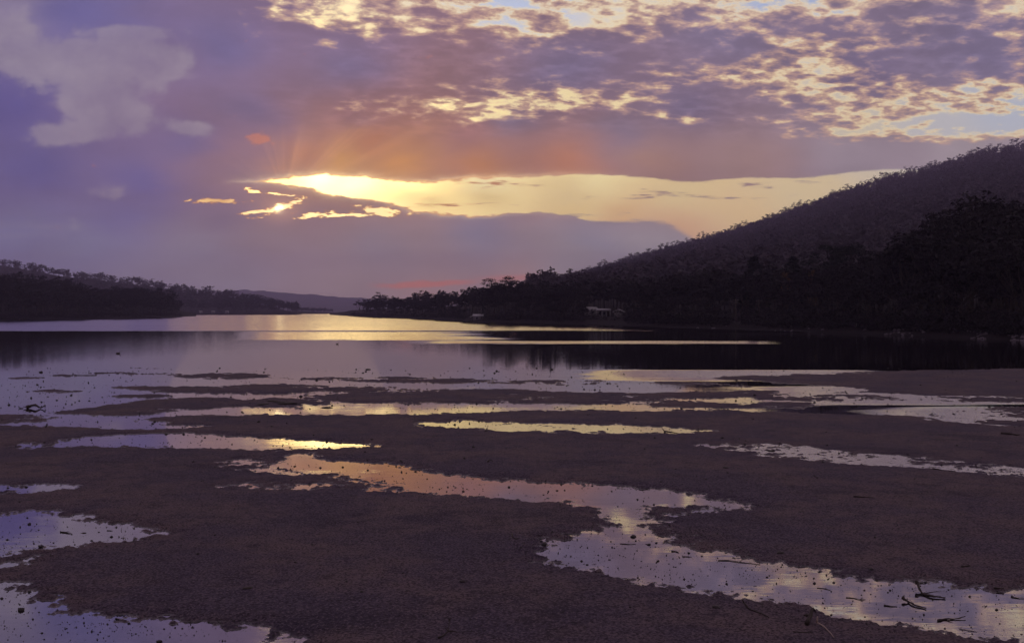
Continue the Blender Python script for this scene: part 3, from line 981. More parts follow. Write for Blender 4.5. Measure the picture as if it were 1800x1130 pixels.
def pine_meshes(seed, H=20.0):
    """old shore pine: bare trunk, dense rounded head"""
    rs = np.random.default_rng(seed)
    g, T = Geo(), []
    g.tube([(0, 0, -.5), (0.01 * H, 0, H * 0.35), (0, 0, H * 0.7)], [0.028 * H, 0.022 * H, 0.012 * H], 7, False)
    for k in range(22):
        an = rs.uniform(0, 6.28)
        t = rs.uniform(0.52, 0.93)
        R = H * 0.26 * math.sin(math.pi * min(0.98, (t - 0.40) / 0.62)) ** 0.7
        l = R * rs.uniform(0.35, 1.0)
        c = np.array([math.cos(an) * l, math.sin(an) * l, H * t])
        g.tube([(0, 0, H * (t - 0.16)), c * np.array([0.5, 0.5, 1]) - np.array([0, 0, .05 * H]), c], [0.008 * H, 0.005 * H, 0.002 * H], 4, False)
        T.append(leaf_cloud(rs, c, (0.085 * H, 0.085 * H, 0.045 * H), 95, 0.016 * H))
    return g.mesh('pine_trunk'), tris_mesh('pine_crown', T)


def poplar_meshes(seed, H=14.0):
    rs = np.random.default_rng(seed)
    g, T = Geo(), []
    g.tube([(0, 0, -.4), (0, 0, H * 0.5), (0, 0, H * 0.95)], [0.02 * H, 0.012 * H, 0.003 * H], 6, False)
    for k in range(26):
        t = rs.uniform(0.18, 0.94)
        w = 0.13 * H * math.sin(math.pi * min(0.97, t)) ** 0.6
        an = rs.uniform(0, 6.28)
        c = (math.cos(an) * w * 0.7, math.sin(an) * w * 0.7, H * t)
        g.tube([(0, 0, H * (t - 0.12)), c], [0.005 * H, 0.001 * H], 3, False)
        T.append(leaf_cloud(rs, c, (0.06 * H, 0.06 * H, 0.09 * H), 42, 0.014 * H, False))
    return g.mesh('poplar_trunk'), tris_mesh('poplar_crown', T)


PROTO = {}
for k in range(6):      # tall open gums for the near shore
    PROTO['gum', k] = (20.0, gum_meshes(100 + k, clumps=(5, 3), leaves=78, spread=0.31 + 0.02 * (k % 3), flat=0.40), BARK, LEAF)
for k in range(4):      # small ridge-top gums, umbrella heads on bare stems
    PROTO['ridge', k] = (14.0, gum_meshes(200 + k, H=14.0, clumps=(3, 2), leaves=26, spread=0.36, flat=0.30, leafsize=0.036, trunk=0.022), BARK, LEAF)
for k in range(3):      # thick low gums
    PROTO['thick', k] = (14.0, gum_meshes(300 + k, H=14.0, clumps=(6, 3), leaves=60, spread=0.42, crown_from=0.25, flat=0.62, leafsize=0.026), BARK, LEAF)
PROTO['flat', 0] = (24.0, gum_meshes(411, H=24.0, clumps=(6, 3), leaves=85, spread=0.44, crown_from=0.55, flat=0.26, leafsize=0.016), BARK, LEAF)
PROTO['flat', 1] = (24.0, gum_meshes(417, H=24.0, clumps=(5, 3), leaves=85, spread=0.40, crown_from=0.45, flat=0.24, leafsize=0.017), BARK, LEAF)
PROTO['conifer', 0] = (20.0, conifer_meshes(1), DARKBARK, NEEDLE)
PROTO['pine', 0] = (20.0, pine_meshes(2), DARKBARK, NEEDLE)
PROTO['pine', 1] = (20.0, pine_meshes(5), DARKBARK, NEEDLE)
PROTO['poplar', 0] = (14.0, poplar_meshes(3), DARKBARK, AUTUMN)


def plant(kind, k, x, y, z, H, label, name='gum_tree', cat='tree', group=None, wide=1.0, rz=None):
    h0, (tm, cm), bm, lm = PROTO[kind, k]
    s = H / h0
    root = bpy.data.objects.new(name, None)
    root.empty_display_size = 0.5
    COL.objects.link(root)
    root.location = (x, y, z)
    root.rotation_euler = (0, 0, random.uniform(0, 6.28) if rz is None else rz)
    root.scale = (s * wide, s * wide, s)
    link('trunk', tm, bm, root)
    link('crown', cm, lm, root)
    return tag(root, label, cat, group)


def plant_at(land, kind, k, px, top_py, Y, label, **kw):
    z = float(land.z(px, Y))
    H = CAM_H + (HZ - top_py) / F * Y - z
    if H < 2.5:
        return None
    return plant(kind, k, (px - 900) / F * Y, Y, z, H, label, **kw)


# -------- singled-out trees
S = RIGHT
def shoreplus(px, d):
    return float(S.shoreY(px)) + d


UNIQUE = [
    ('flat', 0, 889, 485, 34, 'tall flat-topped gum standing above the wood on the low point', {'wide': 1.35, 'rz': 0.4}),
    ('gum', 1, 866, 496, 30, 'gum with a lopsided crown just left of the tall flat-topped gum', {'wide': 1.0}),
    ('gum', 2, 908, 492, 36, 'slim gum just right of the tall flat-topped gum', {'wide': 0.7}),
    ('gum', 0, 630, 527, 8, 'outermost gum leaning over the tip of the low point', {'wide': 1.25}),
    ('gum', 4, 665, 513, 30, 'tallest gum near the outer end of the low point', {'wide': 0.9}),
    ('gum', 3, 743, 510, 32, 'domed gum standing above the middle of the low point', {'wide': 0.95}),
    ('gum', 5, 1635, 371, 40, 'lone thin gum with small flat crown above the dark right shore', {'wide': 0.72}),
    ('flat', 0, 1700, 346, 26, 'broad many-headed gum on the dark right shore, widest crown in view', {'wide': 1.0, 'rz': 2.2}),
    ('gum', 1, 1744, 352, 34, 'gum crowded against the broad many-headed gum on the right shore', {'wide': 1.0}),
    ('thick', 0, 1795, 358, 20, 'heavy dark gum cut by the right edge of the view', {'wide': 1.05}),
    ('gum', 4, 1600, 408, 24, 'flat-headed gum below the lone thin gum on the right shore', {'wide': 1.15}),
    ('conifer', 0, 1326, 452, 60, 'pointed dark conifer rising above the shore wood, left of the pair', {'name': 'conifer_tree', 'wide': 1.5}),
    ('conifer', 0, 1396, 452, 62, 'pointed dark conifer behind the golden autumn poplar', {'name': 'conifer_tree', 'wide': 1.5, 'rz': 1.9}),
    ('pine', 0, 1456, 426, 62, 'flat-bottomed old pine with bare trunk, left of the round-headed pine', {'name': 'pine_tree', 'wide': 1.25, 'rz': 0.3}),
    ('pine', 1, 1497, 423, 70, 'round-headed old pine right of the flat-bottomed pine', {'name': 'pine_tree', 'wide': 1.3, 'rz': 2.0}),
    ('poplar', 0, 1382, 478, 50, 'golden brown autumn poplar in front of the dark conifer', {'name': 'poplar_tree', 'wide': 1.2}),
    ('poplar', 0, 1428, 474, 52, 'smaller rusty autumn poplar between the conifer and the old pines', {'name': 'poplar_tree', 'wide': 1.0, 'rz': 2.5}),
]
for kind, k, px, top, d, label, kw in UNIQUE:
    plant_at(RIGHT, kind, k, px, top, shoreplus(px, d), label, **kw)

# windows kept clear of trees: (from column, to column, clear to distance behind the shore)
CLEAR = [(822, 853, 22), (1030, 1074, 42), (1083, 1096, 34), (1286, 1302, 16)]


def is_clear(px, d):
    return not any(a - 4 < px < b + 4 and d < c for a, b, c in CLEAR)


top_line = interp([(620, 545), (630, 534), (650, 522), (670, 516), (690, 521), (710, 525), (735, 517), (760, 518), (780, 519), (800, 521), (815, 518), (840, 517), (855, 505), (875, 504), (905, 502), (925, 504), (950, 500),
                   (980, 498), (1020, 494), (1060, 492), (1110, 493), (1150, 492), (1185, 484), (1235, 482), (1260, 491), (1290, 480), (1350, 478), (1425, 482), (1470, 462), (1530, 440), (1560, 452), (1590, 424), (1640, 405),
                   (1680, 372), (1730, 362), (1790, 362), (1850, 350), (2000, 330)])

# -------- outer row and inner rows of the low point and the dark shore
SPANS = [(700, 'outer end of the low point'), (770, 'middle of the low point'), (835, 'low point left of the boathouse'), (925, 'boathouse to flat-topped gum'), (1035, 'left of the pale cottage'),
         (1100, 'around the white veranda house'), (1200, 'right of the gabled shed'), (1300, 'left of the bare power pole'), (1400, 'below the two pointed conifers'), (1500, 'below the two old pines'),
         (1620, 'left of the lone thin gum'), (1720, 'below the many-headed gum'), (3000, 'right of the many-headed gum')]
GP = 'gum trees of the wood along the low point'
GD = 'gum trees crowding the dark right shore'
n = 0
rows = [(36, 0.0, 12.5), (22, 12, 13), (10, 26, 15)]
for d, drop, step in rows:
    px = 632 + d * 0.3
    while px < 1850:
        q = px + random.uniform(-3, 3)
        top = float(top_line(q)) + drop * (0.6 if q < 900 else 1.2 if q < 1250 else 2.0) + (random.uniform(-5, 9) if q < 1550 else random.uniform(-18, 26))
        dd = d * random.uniform(0.8, 1.25) * (1.0 if q < 1250 else 1.3)
        if is_clear(q, dd):
            low = q < 925
            kind = random.choice(['gum', 'gum', 'thick'] if d > 15 else ['thick', 'thick', 'gum'])
            if q > 1500 and d > 30 and random.random() < 0.6:
                kind = 'flat'
            k = random.randrange({'gum': 6, 'thick': 3, 'flat': 2}[kind])
            where = next(w for lim, w in SPANS if q < lim)
            row = {36: 'on the top line of', 22: 'in the middle tier of', 10: 'at the water edge of'}[d]
            lab = ('dark' if low else 'near-black') + ' gum ' + row + ' the wood, ' + where
            plant_at(RIGHT, kind, k, q, top, shoreplus(q, dd), lab, group='gum trees ' + row + ' the wood, ' + where, wide=random.uniform(0.9, 1.2) * (1.25 if kind == 'gum' and drop else 1.0))
            n += 1
        px += step * (1.0 if px < 1250 else 1.45)

# -------- skyline of the right hill
px = 985.0
SKY = lambda q: 'foot of the ridge' if q < 1150 else 'lower ridge' if q < 1350 else 'middle ridge' if q < 1550 else 'high ridge'
while px < 1815:
    Y = float(RIGHT.ridgeY(px)) + random.uniform(-30, 6)
    z = float(RIGHT.z(px, Y))
    plant('ridge', random.randrange(4), (px - 900) / F * Y, Y, z, random.uniform(14, 25), 'small gum against the sky on the ' + SKY(px) + ' of the right hill', group='gum trees on the skyline, ' + SKY(px) + ' of the right hill', wide=random.uniform(0.95, 1.35))
    n += 1
    px += random.uniform(5, 11)

# -------- left headland
HSP = lambda q: 'by the picture edge' if q < 90 else 'in the dip before the end' if q < 195 else 'on the rounded end'
head_top = interp([(-60, 480), (0, 482), (40, 480), (60, 488), (85, 490), (120, 492), (150, 503), (180, 511), (205, 504), (225, 499), (250, 504), (280, 505), (300, 515), (312, 530), (320, 545)])
for d, drop, step in ((75, 0, 12), (35, 14, 13), (8, 30, 14)):
    px = -20.0
    while px < 316:
        q = px + random.uniform(-3, 3)
        Y = float(HEAD.shoreY(q)) + d * random.uniform(0.8, 1.2)
        plant_at(HEAD, random.choice(['thick', 'gum']), random.randrange(3), q, float(head_top(q)) + drop * (0.7 if q < 290 else 0.3) + random.uniform(-4, 8), Y,
                 'dark gum ' + {75: 'on the top line', 35: 'in the middle tier', 8: 'at the water edge'}[d] + ' of the left headland, ' + HSP(q),
                 group='gum trees ' + {75: 'on the top line', 35: 'in the middle tier', 8: 'at the water edge'}[d] + ' of the left headland, ' + HSP(q), wide=random.uniform(1.0, 1.35))
        n += 1
        px += step
print('gum trees placed one by one:', n)


# -------- woods that read as one mass
def wood_tree(seed):
    rs = np.random.default_rng(seed)
    T = []
    w = 0.012
    for a in (0.3, 1.9):
        dx, dy = math.cos(a) * w, math.sin(a) * w
        T.append(np.array([[[-dx, -dy, -0.05], [dx, dy, -0.05], [0, 0, 0.8]]]))
    for i in range(int(rs.integers(5, 8))):
        an = rs.uniform(0, 6.28)
        r = rs.uniform(0.05, 0.22)
        c = (math.cos(an) * r, math.sin(an) * r, rs.uniform(0.5, 0.95))
        T.append(leaf_cloud(rs, c, (0.14, 0.14, 0.07), 9, 0.075))
    return np.concatenate(T)


WOOD = [wood_tree(900 + i) for i in range(10)]


def wood(name, land, px0, px1, d0, d1, spacing, hmin, hmax, label, stretch=None, ok=None, mat=None):
    """a far wood scattered over a slope, one mesh"""
    rs = np.random.default_rng(abs(hash(label)) % 1000 if False else len(label))
    parts = []
    mid = 0.5 * (px0 + px1)
    Y = None
    Ymin = min(float(land.shoreY(p)) for p in np.linspace(px0, px1, 20)) + d0
    Ymax = max(float(land.ridgeY(p)) for p in np.linspace(px0, px1, 20)) + 20
    area_px = (px1 - px0) / F
    nt = int(area_px * (Ymax ** 2 - Ymin ** 2) / 2 / spacing ** 2)
    px = rs.uniform(px0, px1, nt)
    Y = np.sqrt(rs.uniform(Ymin ** 2, Ymax ** 2, nt))
    sh, ri = land.shoreY(px), land.ridgeY(px)
    keep = (Y > sh + d0) & (Y < ri + 12) & (Y < sh + d1)
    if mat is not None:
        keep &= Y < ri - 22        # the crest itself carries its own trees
    if ok is not None:
        keep &= ok(px, Y - sh)
    px, Y = px[keep], Y[keep]
    z = land.z(px, Y)
    H = rs.uniform(hmin, hmax, len(px))
    which = rs.integers(0, len(WOOD), len(px))
    ang = rs.uniform(0, 6.28, len(px))
    for v in range(len(WOOD)):
        s = which == v
        T = WOOD[v][None]                                   # 1, n, 3, 3
        c, sn = np.cos(ang[s])[:, None, None], np.sin(ang[s])[:, None, None]
        h = H[s][:, None, None]
        wd = h * rs.uniform(0.9, 1.4, (s.sum(), 1, 1))
        x = (T[..., 0] * c - T[..., 1] * sn) * wd + ((px[s] - 900) / F * Y[s])[:, None, None]
        y = (T[..., 0] * sn + T[..., 1] * c) * wd + Y[s][:, None, None]
        zz = T[..., 2] * h + z[s][:, None, None]
        parts.append(np.stack([x, y, zz], -1).reshape(-1, 3, 3))
    me = tris_mesh(name, parts)
    print(name, len(px), 'trees', len(me.polygons), 'tris')
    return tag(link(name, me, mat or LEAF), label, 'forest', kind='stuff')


wood('forest', RIGHT, 925, 1950, 95, 1e9, 13.0, 10, 17, 'dense dark gum forest covering the long right hill', mat=HAZEDLEAF)
wood('forest', RIGHT, 640, 2150, 40, 110, 6.0, 8, 13, 'dark wood filling in behind the shore trees', ok=lambda p, d: np.where(p < 900, d < 260, True))
wood('forest', RIDGE, -480, 522, 5, 1e9, 12.0, 12, 19, 'far gum forest along the ridge behind the left headland')
wood('forest', HEAD, -450, 316, 20, 1e9, 7.0, 8, 13, 'dark wood filling the inside of the left headland')
wood('forest', SPIT, 512, 585, 4, 1e9, 11.0, 7, 11, 'thin line of far trees on the low spit')


def undergrowth(name, land, px0, px1, step, d1, hmax, label):
    rs = np.random.default_rng(5)
    T = []
    px = px0
    while px < px1:
        d = rs.uniform(2.5, d1)
        if is_clear(px, d) or d > 14:
            Y = float(land.shoreY(px)) + d
            r = rs.uniform(0.8, 2.2)
            h = rs.uniform(0.6, hmax)
            T.append(leaf_cloud(rs, ((px - 900) / F * Y, Y, float(land.z(px, Y)) + h * 0.45), (r, r, h * 0.6), 22, 0.32))
        px += step
    tag(link(name, tris_mesh(name, T), LEAF), label, 'undergrowth', kind='stuff')


undergrowth('undergrowth', RIGHT, 618, 1900, 0.6, 16, 4.5, 'tangled dark scrub along the right shore')
undergrowth('undergrowth', HEAD, -60, 318, 0.5, 14, 4.5, 'dark scrub along the edge of the left headland')

# ------------------------------------------------------------------ buildings, poles, rocks on the far shore
WHITE = plain('white_paint', (0.32, 0.31, 0.33), 0.6, 0.12, 2.0)
TIN = plain('tin_roof', (0.28, 0.27, 0.29), 0.4, 0.15, 2.0, 0.5)
BOARD = plain('weatherboard', (0.16, 0.15, 0.15), 0.8, 0.2, 2.0)
DARKWOOD = plain('dark_timber', (0.055, 0.045, 0.04), 0.85, 0.35, 4.0)
GLASS = plain('window_glass', (0.02, 0.02, 0.025), 0.08, 0.1, 1.0, 0.6)
ROCK = plain('shore_rock', (0.13, 0.11, 0.13), 0.85, 0.35, 2.0)
POLEWOOD = plain('weathered_pole', (0.07, 0.055, 0.05), 0.85, 0.3, 4.0)
DARKROCK = plain('wet_stone', (0.028, 0.023, 0.022), 0.6, 0.4, 12.0)
STICK = plain('wet_driftwood', (0.030, 0.022, 0.018), 0.7, 0.4, 10.0)
PALESTICK = plain('bleached_wood', (0.30, 0.24, 0.20), 0.8, 0.3, 10.0)


def house(name, x, y, z, w, d, h, rise, label, wall_m, roof_m, rz=0.0, windows=2, lean=None, veranda=False, cat='house'):
    root = link(name, None, loc=(x, y, z), rot=(0, 0, rz))
    tag(root, label, cat)
    g = Geo()
    g.box((0, 0, h / 2), (w, d, h))
    g.add([(-w / 2, -d / 2, h), (-w / 2, d / 2, h), (-w / 2, 0, h + rise * 0.96), (w / 2, -d / 2, h), (w / 2, d / 2, h), (w / 2, 0, h + rise * 0.96)], tris=[(0, 1, 2), (3, 5, 4)])
    g.build('wall', wall_m, root)
    g = Geo()
    o, th = 0.35, 0.12
    for s in (-1, 1):
        P = [(-w / 2 - o, s * (d / 2 + o), h - 0.12), (w / 2 + o, s * (d / 2 + o), h - 0.12), (w / 2 + o, 0, h + rise), (-w / 2 - o, 0, h + rise)]
        P += [(a, b, c + th) for a, b, c in P]
        g.add(P, [(0, 1, 2, 3), (4, 7, 6, 5), (0, 4, 5, 1), (1, 5, 6, 2), (2, 6, 7, 3), (3, 7, 4, 0)])
    g.build('roof', roof_m, root)
    for i in range(windows):
        wx = -w / 2 + w * (i + 0.6) / (windows + 0.8)
        f = Geo()
        for ax, az, sx, sz in ((0, 0.55, 1.1, 0.08), (0, -0.55, 1.1, 0.08), (-0.51, 0, 0.08, 1.02), (0.51, 0, 0.08, 1.02)):
            f.box((wx + ax, -d / 2 - 0.04, h * 0.55 + az), (sx, 0.10, sz))
        fo = f.build('window', WHITE, root)
        p = Geo()
        p.box((wx, -d / 2 - 0.02, h * 0.55), (0.94, 0.04, 1.02))
        p.build('pane', GLASS, fo)
    g = Geo()
    g.box((w * 0.36, -d / 2 - 0.03, 1.0), (0.9, 0.07, 2.0))
    dd = g.build('door', DARKWOOD, root)
    g = Geo()
    g.lump((w * 0.36 + 0.35, -d / 2 - 0.09, 1.0), (0.05, 0.05, 0.05))
    g.build('handle', TIN, dd)
    if veranda:
        g = Geo()
        g.box((0, -d / 2 - 1.1, h + 0.02), (w + 0.5, 2.0, 0.22))
        v = g.build('veranda_roof', WHITE, root)
        for i in range(4):
            p = Geo()
            p.box((-w / 2 + 0.1 + (w - 0.2) * i / 3, -d / 2 - 2.0, h / 2 - 0.05), (0.12, 0.12, h - 0.13))
            p.build('post', WHITE, root)
        g = Geo()
        g.box((0, -d / 2 - 1.1, 0.05), (w + 0.3, 2.1, 0.16))
        g.build('deck', BOARD, root)
    if lean:
        g = Geo()
        lw, lh = lean
        g.add([(-w / 2 - lw, -d / 2, lh), (-w / 2 - 0.36, -d / 2, lh + 0.35), (-w / 2 - 0.36, d / 2, lh + 0.35), (-w / 2 - lw, d / 2, lh),
               (-w / 2 - lw, -d / 2, lh + 0.1), (-w / 2 - 0.36, -d / 2, lh + 0.45), (-w / 2 - 0.36, d / 2, lh + 0.45), (-w / 2 - lw, d / 2, lh + 0.1)],
              [(0, 3, 2, 1), (4, 5, 6, 7), (0, 1, 5, 4), (3, 7, 6, 2), (0, 4, 7, 3)])
        g.build('lean_to_roof', roof_m, root)
        for s in (-1, 1):
            p = Geo()
            p.box((-w / 2 - lw + 0.1, s * (d / 2 - 0.1), lh / 2), (0.12, 0.12, lh))
            p.build('post', DARKWOOD, root)
    return root


def at(px, Y):
    return (px - 900) / F * Y


Yb = shoreplus(840, 5)
house('boathouse', at(840, Yb), Yb + 2, 0.62, 4.0, 4.0, 2.0, 0.75, 'small pale boathouse at the water edge below the low point', BOARD, TIN, rz=0.12, windows=1, lean=(1.5, 1.6), cat='boathouse')
Yh = shoreplus(1062, 30)
house('house', at(1061, Yh), Yh + 3, float(RIGHT.z(1061, Yh)), 4.6, 6.0, 2.5, 0.5, 'white house with a flat veranda roof among the shore trees', BOARD, WHITE, windows=2, veranda=True)
Yh = shoreplus(1040, 34)
house('cottage', at(1040, Yh), Yh + 3, float(RIGHT.z(1040, Yh)), 3.6, 6.0, 2.2, 1.0, 'pale roofed cottage just left of the white veranda house', BOARD, TIN, rz=0.25, windows=1)
Yh = shoreplus(1089, 26)
house('shed', at(1089, Yh), Yh + 2, float(RIGHT.z(1089, Yh)), 2.4, 3.0, 2.0, 0.8, 'little pale gabled shed right of the white veranda house', BOARD, TIN, rz=1.2, windows=0, cat='shed')
for px, lab in ((353, 'tiny far house nearest the headland tip under the wooded ridge'), (375, 'tiny far house in the middle of three under the wooded ridge'), (399, 'tiny far house farthest from the headland under the wooded ridge')):
    Yf = float(RIDGE.shoreY(px)) + 6
    house('far_house', at(px, Yf), Yf, 2.6, 4.4, 4.0, 2.4, 1.0, lab, WHITE, TIN, windows=1)

# jetty in front of the boathouse
j = link('jetty', None, loc=(at(796, 446), 446, 0), rot=(0, 0, 0))
tag(j, 'low timber jetty running out from the boathouse', 'jetty')
L = at(829, 446) - at(796, 446)
g = Geo()
for i in range(int(L / 0.32)):
    g.box((0.16 + i * 0.32, 0, 0.62 + 0.01 * (i % 3)), (0.29, 1.5, 0.06))
tag(g.build('deck_board', DARKWOOD, j), kind='stuff')
g = Geo()
for s in (-0.6, 0.6):
    g.box((L / 2, s, 0.52), (L, 0.12, 0.14))
g.build('bearer', DARKWOOD, j)
for i in range(5):
    for s in (-0.72, 0.72):
        p = Geo()
        p.tube([(0.3 + i * (L - 0.6) / 4, s, -0.5), (0.3 + i * (L - 0.6) / 4, s, 1.05 if i % 2 == 0 else 0.56)], [0.10, 0.09], 7)
        p.build('post', DARKWOOD, j)


def power_pole(px, d, top_py, label):
    Y = shoreplus(px, d)
    z = float(RIGHT.z(px, Y))
    H = CAM_H + (HZ - top_py) / F * Y - z
    r = link('power_pole', None, loc=(at(px, Y), Y, z), rot=(0, 0, 0.3))
    tag(r, label, 'power pole')
    g = Geo()
    g.tube([(0, 0, -0.4), (0, 0, H)], [0.16, 0.11], 8)
    g.build('shaft', POLEWOOD, r)
    g = Geo()
    g.box((0, -0.16, H - 0.4), (1.9, 0.10, 0.12))
    c = g.build('crossarm', POLEWOOD, r)
    for s in (-0.85, -0.3, 0.3, 0.85):
        p = Geo()
        p.lump((s, -0.16, H - 0.27), (0.05, 0.05, 0.09), 1, 4, 6, 0.0)
        p.build('insulator', WHITE, c)
    return np.array([at(px, Y), Y - 0.16, z + H - 0.18])


a = power_pole(1293.5, 10, 525, 'bare power pole nearer the water, at the left end of the sagging wires')
b = power_pole(1334, 24, 527, 'dim power pole farther up the bank, right of the bare pole')
for off, lab in ((-0.85, 'upper sagging power line strung between the two shore poles'), (0.85, 'lower sagging power line strung between the two shore poles')):
    g = Geo()
    pts, rad = [], []
    for i in range(13):
        t = i / 12
        p = a * (1 - t) + b * t + np.array([off * 0.95, off * 0.28, -1.1 * 4 * t * (1 - t) * (1.0 if off < 0 else 1.25)])
        pts.append(p)
        rad.append(0.012)
    g.tube(pts, rad, 4)
    tag(g.build('power_line', DARKWOOD), lab, 'power line')

Y = 208.0
g = Geo()
g.tube([(0, 0, -0.3), (0, 0, 1.05)], [0.07, 0.06], 8)
g.lump((0, 0, 1.08), (0.10, 0.10, 0.06), 3, 4, 8, 0.0)
zz = float(RIGHT.z(1505.5, 213.0))
tag(g.build('marker_post', WHITE, loc=(at(1505.5, 213.0), 213.0, zz)), 'short white marker post on the dark right shore', 'marker post')

# pale rocks along the dark right shore
rs = np.random.default_rng(12)
rockm = []
for k in range(6):
    g = Geo()
    g.lump((0, 0, 0), (1, 0.8, 0.6), 50 + k, 5, 8, 0.28)
    rockm.append(g.mesh('rock'))
for i in range(70):
    px = rs.choice([rs.uniform(1480, 1810), rs.normal(1590, 14), rs.normal(1722, 9), rs.normal(1785, 9), rs.uniform(1200, 1480)])
    d = rs.uniform(-1.5, 4.5)
    Y = shoreplus(px, d)
    s = rs.uniform(0.12, 0.42)
    o = link('rock', rockm[i % 6], ROCK, loc=(at(px, Y), Y, max(0.02, float(RIGHT.z(px, Y))) + s * 0.15), rot=(0, 0, rs.uniform(0, 6)), scale=(s * 1.2, s, s))
    tag(o, 'pale rock among the rubble at the foot of the dark right shore', 'rock', 'pale rocks along the dark right shore')

# old posts standing in the shallows off the left headland
for i, (px, py, h) in enumerate(((34, 561.4, 0.9), (188, 560.2, 0.8), (194, 560.4, 1.0), (206, 560.3, 0.7), (213, 560.5, 1.0), (224, 560.3, 0.9), (230, 560.1, 0.6))):
    x, y = ground(px, py + 1.2)
    g = Geo()
    g.tube([(0, 0, -0.5), (0.03, 0, h)], [0.22, 0.17], 7)
    tag(g.build('post', DARKWOOD, loc=(x, y, 0)), ['stump standing alone in the water off the left end of the headland', 'old dark post in the row off the headland shore'][min(i, 1)], 'post', None if i == 0 else 'row of old posts off the left headland')


# ------------------------------------------------------------------ birds
def duck(px, py, length, label, face=1):
    x, y = ground(px, py)
    s = length / 0.5
    prof = [(-0.27, 0.10, 0.010), (-0.22, 0.085, 0.035), (-0.14, 0.065, 0.070), (-0.03, 0.055, 0.092), (0.08, 0.058, 0.085), (0.15, 0.085, 0.058), (0.175, 0.14, 0.034),
            (0.18, 0.195, 0.030), (0.20, 0.23, 0.038), (0.235, 0.235, 0.030), (0.265, 0.222, 0.012), (0.295, 0.216, 0.008)]
    g = Geo()
    g.tube([(a * face * s, 0, b * s) for a, b, r in prof], [r * s for a, b, r in prof], 10)
    o = g.build('duck', DARKWOOD, smooth=True, loc=(x, y, 0.0))
    tag(o, label, 'duck')


duck(208, 621.5, 0.52, 'dark duck swimming on the calm water off the left headland')
duck(593, 605, 0.40, 'small duck swimming alone near the golden water in mid bay')


# ------------------------------------------------------------------ driftwood, sticks and stones on the flat
def spot(px, py):
    x, y = ground(px, py)
    h = float(flat_height(np.array([x]), np.array([y]))[0])
    return x, y, max(h, 0.0)


def stick(name, pts, w, label, cat='stick', mat=None, twigs=(), lift=0.35):
    """a stick laid along pixels on the flat; w is its width in metres"""
    w *= 0.78
    P = []
    for q in pts:
        x, y, z = spot(q[0], q[1])
        P.append(np.array([x, y, z + w * lift + (q[2] if len(q) > 2 else 0.0)]))
    o0 = P[0].copy()
    g = Geo()
    P = [p - o0 for p in P]
    rr = [w * 0.5 * (1.0 - 0.55 * i / max(1, len(P) - 1)) for i in range(len(P))]
    Q, R = [], []
    for i in range(len(P) - 1):        # knobbly
        for t in (0.0, 0.33, 0.66):
            k = P[i] * (1 - t) + P[i + 1] * t
            Q.append(k + np.array([0, random.uniform(-0.2, 0.2) * min(w, 0.06), random.uniform(-0.1, 0.2) * min(w, 0.06)]))
            R.append((rr[i] * (1 - t) + rr[i + 1] * t) * random.uniform(0.8, 1.2))
    Q.append(P[-1])
    R.append(rr[-1])
    g.tube(Q, R, 6)
    for (i, dx, dy, dz, k) in twigs:
        b = P[i]
        g.tube([b, b + np.array([dx, dy, dz]) * 0.6 + np.array([0, 0, 0.01]), b + np.array([dx, dy, dz])], [w * k, w * k * 0.7, w * k * 0.3], 5)
    o = g.build(name, mat or STICK, loc=tuple(o0))
    tag(o, label, cat)
    return o


def stone(px, py, w, label, flat=0.5, name='stone', mat=None, cat='stone'):
    x, y, z = spot(px, py)
    w *= 0.8
    flat *= 0.75
    g = Geo()
    g.lump((0, 0, 0), (w / 2, w / 2 * random.uniform(0.8, 1.1), w / 2 * flat), int(px * 7 + py), 6, 9, 0.32)
    tag(g.build(name, mat or DARKROCK, loc=(x, y, z + w * 0.15 * flat)), label, cat)


# hump of driftwood with a forked end in the left shallows
stick('driftwood_log', [(47, 718), (56, 717.2, 0.06), (62, 717.4, 0.10), (69, 718)], 0.22, 'humped driftwood log lying in the left shallows', 'driftwood', twigs=[(0, -0.18, 0, 0.02, 0.14)])
stick('driftwood_stub', [(70, 718), (75, 718, 0.04), (79, 718, 0.14)], 0.10, 'upturned driftwood stub just right of the humped log', 'driftwood', twigs=[(2, 0.01, 0, -0.16, 0.4)])
stick('driftwood_branch', [(33.5, 717.5, 0.02), (37, 718), (41, 718)], 0.07, 'short forked branch just left of the humped log', 'driftwood', twigs=[(0, -0.04, 0, 0.06, 0.35)])
# in the wide runnel on the right
stick('stick', [(1648, 1091), (1662, 1088.5), (1680, 1088.5), (1697, 1086, 0.02)], 0.036, 'dark stick afloat near the lower edge of the right runnel', twigs=[(1, 0.08, -0.06, 0.01, 0.3)])
stick('stick', [(1587, 1057, 0.03), (1597, 1059), (1608, 1065), (1628, 1070)], 0.055, 'club-headed stick slanting down to the right in the runnel', twigs=[(0, 0.04, 0.05, 0.02, 0.6)])
stick('snag', [(1613, 1035, 0.07), (1616, 1040, 0.04), (1622, 1045), (1640, 1050), (1662, 1052)], 0.06, 'knobbed snag with side branches standing in the runnel', 'driftwood', twigs=[(0, 0.14, 0.05, -0.02, 0.35), (2, 0.32, 0.06, 0.02, 0.22), (0, -0.03, 0.02, 0.05, 0.8)])
stick('stick', [(1554, 1064), (1565, 1065.5), (1577, 1066)], 0.026, 'short straight stick left of the club-headed stick')
stick('stick', [(1487, 1050), (1500, 1051), (1512, 1054), (1521, 1053.5)], 0.020, 'thin bent twig in the golden part of the runnel', twigs=[(2, 0.06, 0.03, 0.02, 0.5)])
stick('stick', [(1436, 1033), (1447, 1034), (1460, 1037)], 0.018, 'fine twig above the bent twig in the runnel')
stick('stick', [(1747, 1037), (1756, 1038), (1765, 1038.5)], 0.036, 'stubby stick at the top edge of the runnel near the right side')
stick('stick', [(1777, 1049), (1788, 1051), (1800, 1052)], 0.026, 'twig in the runnel at the right side of the view')
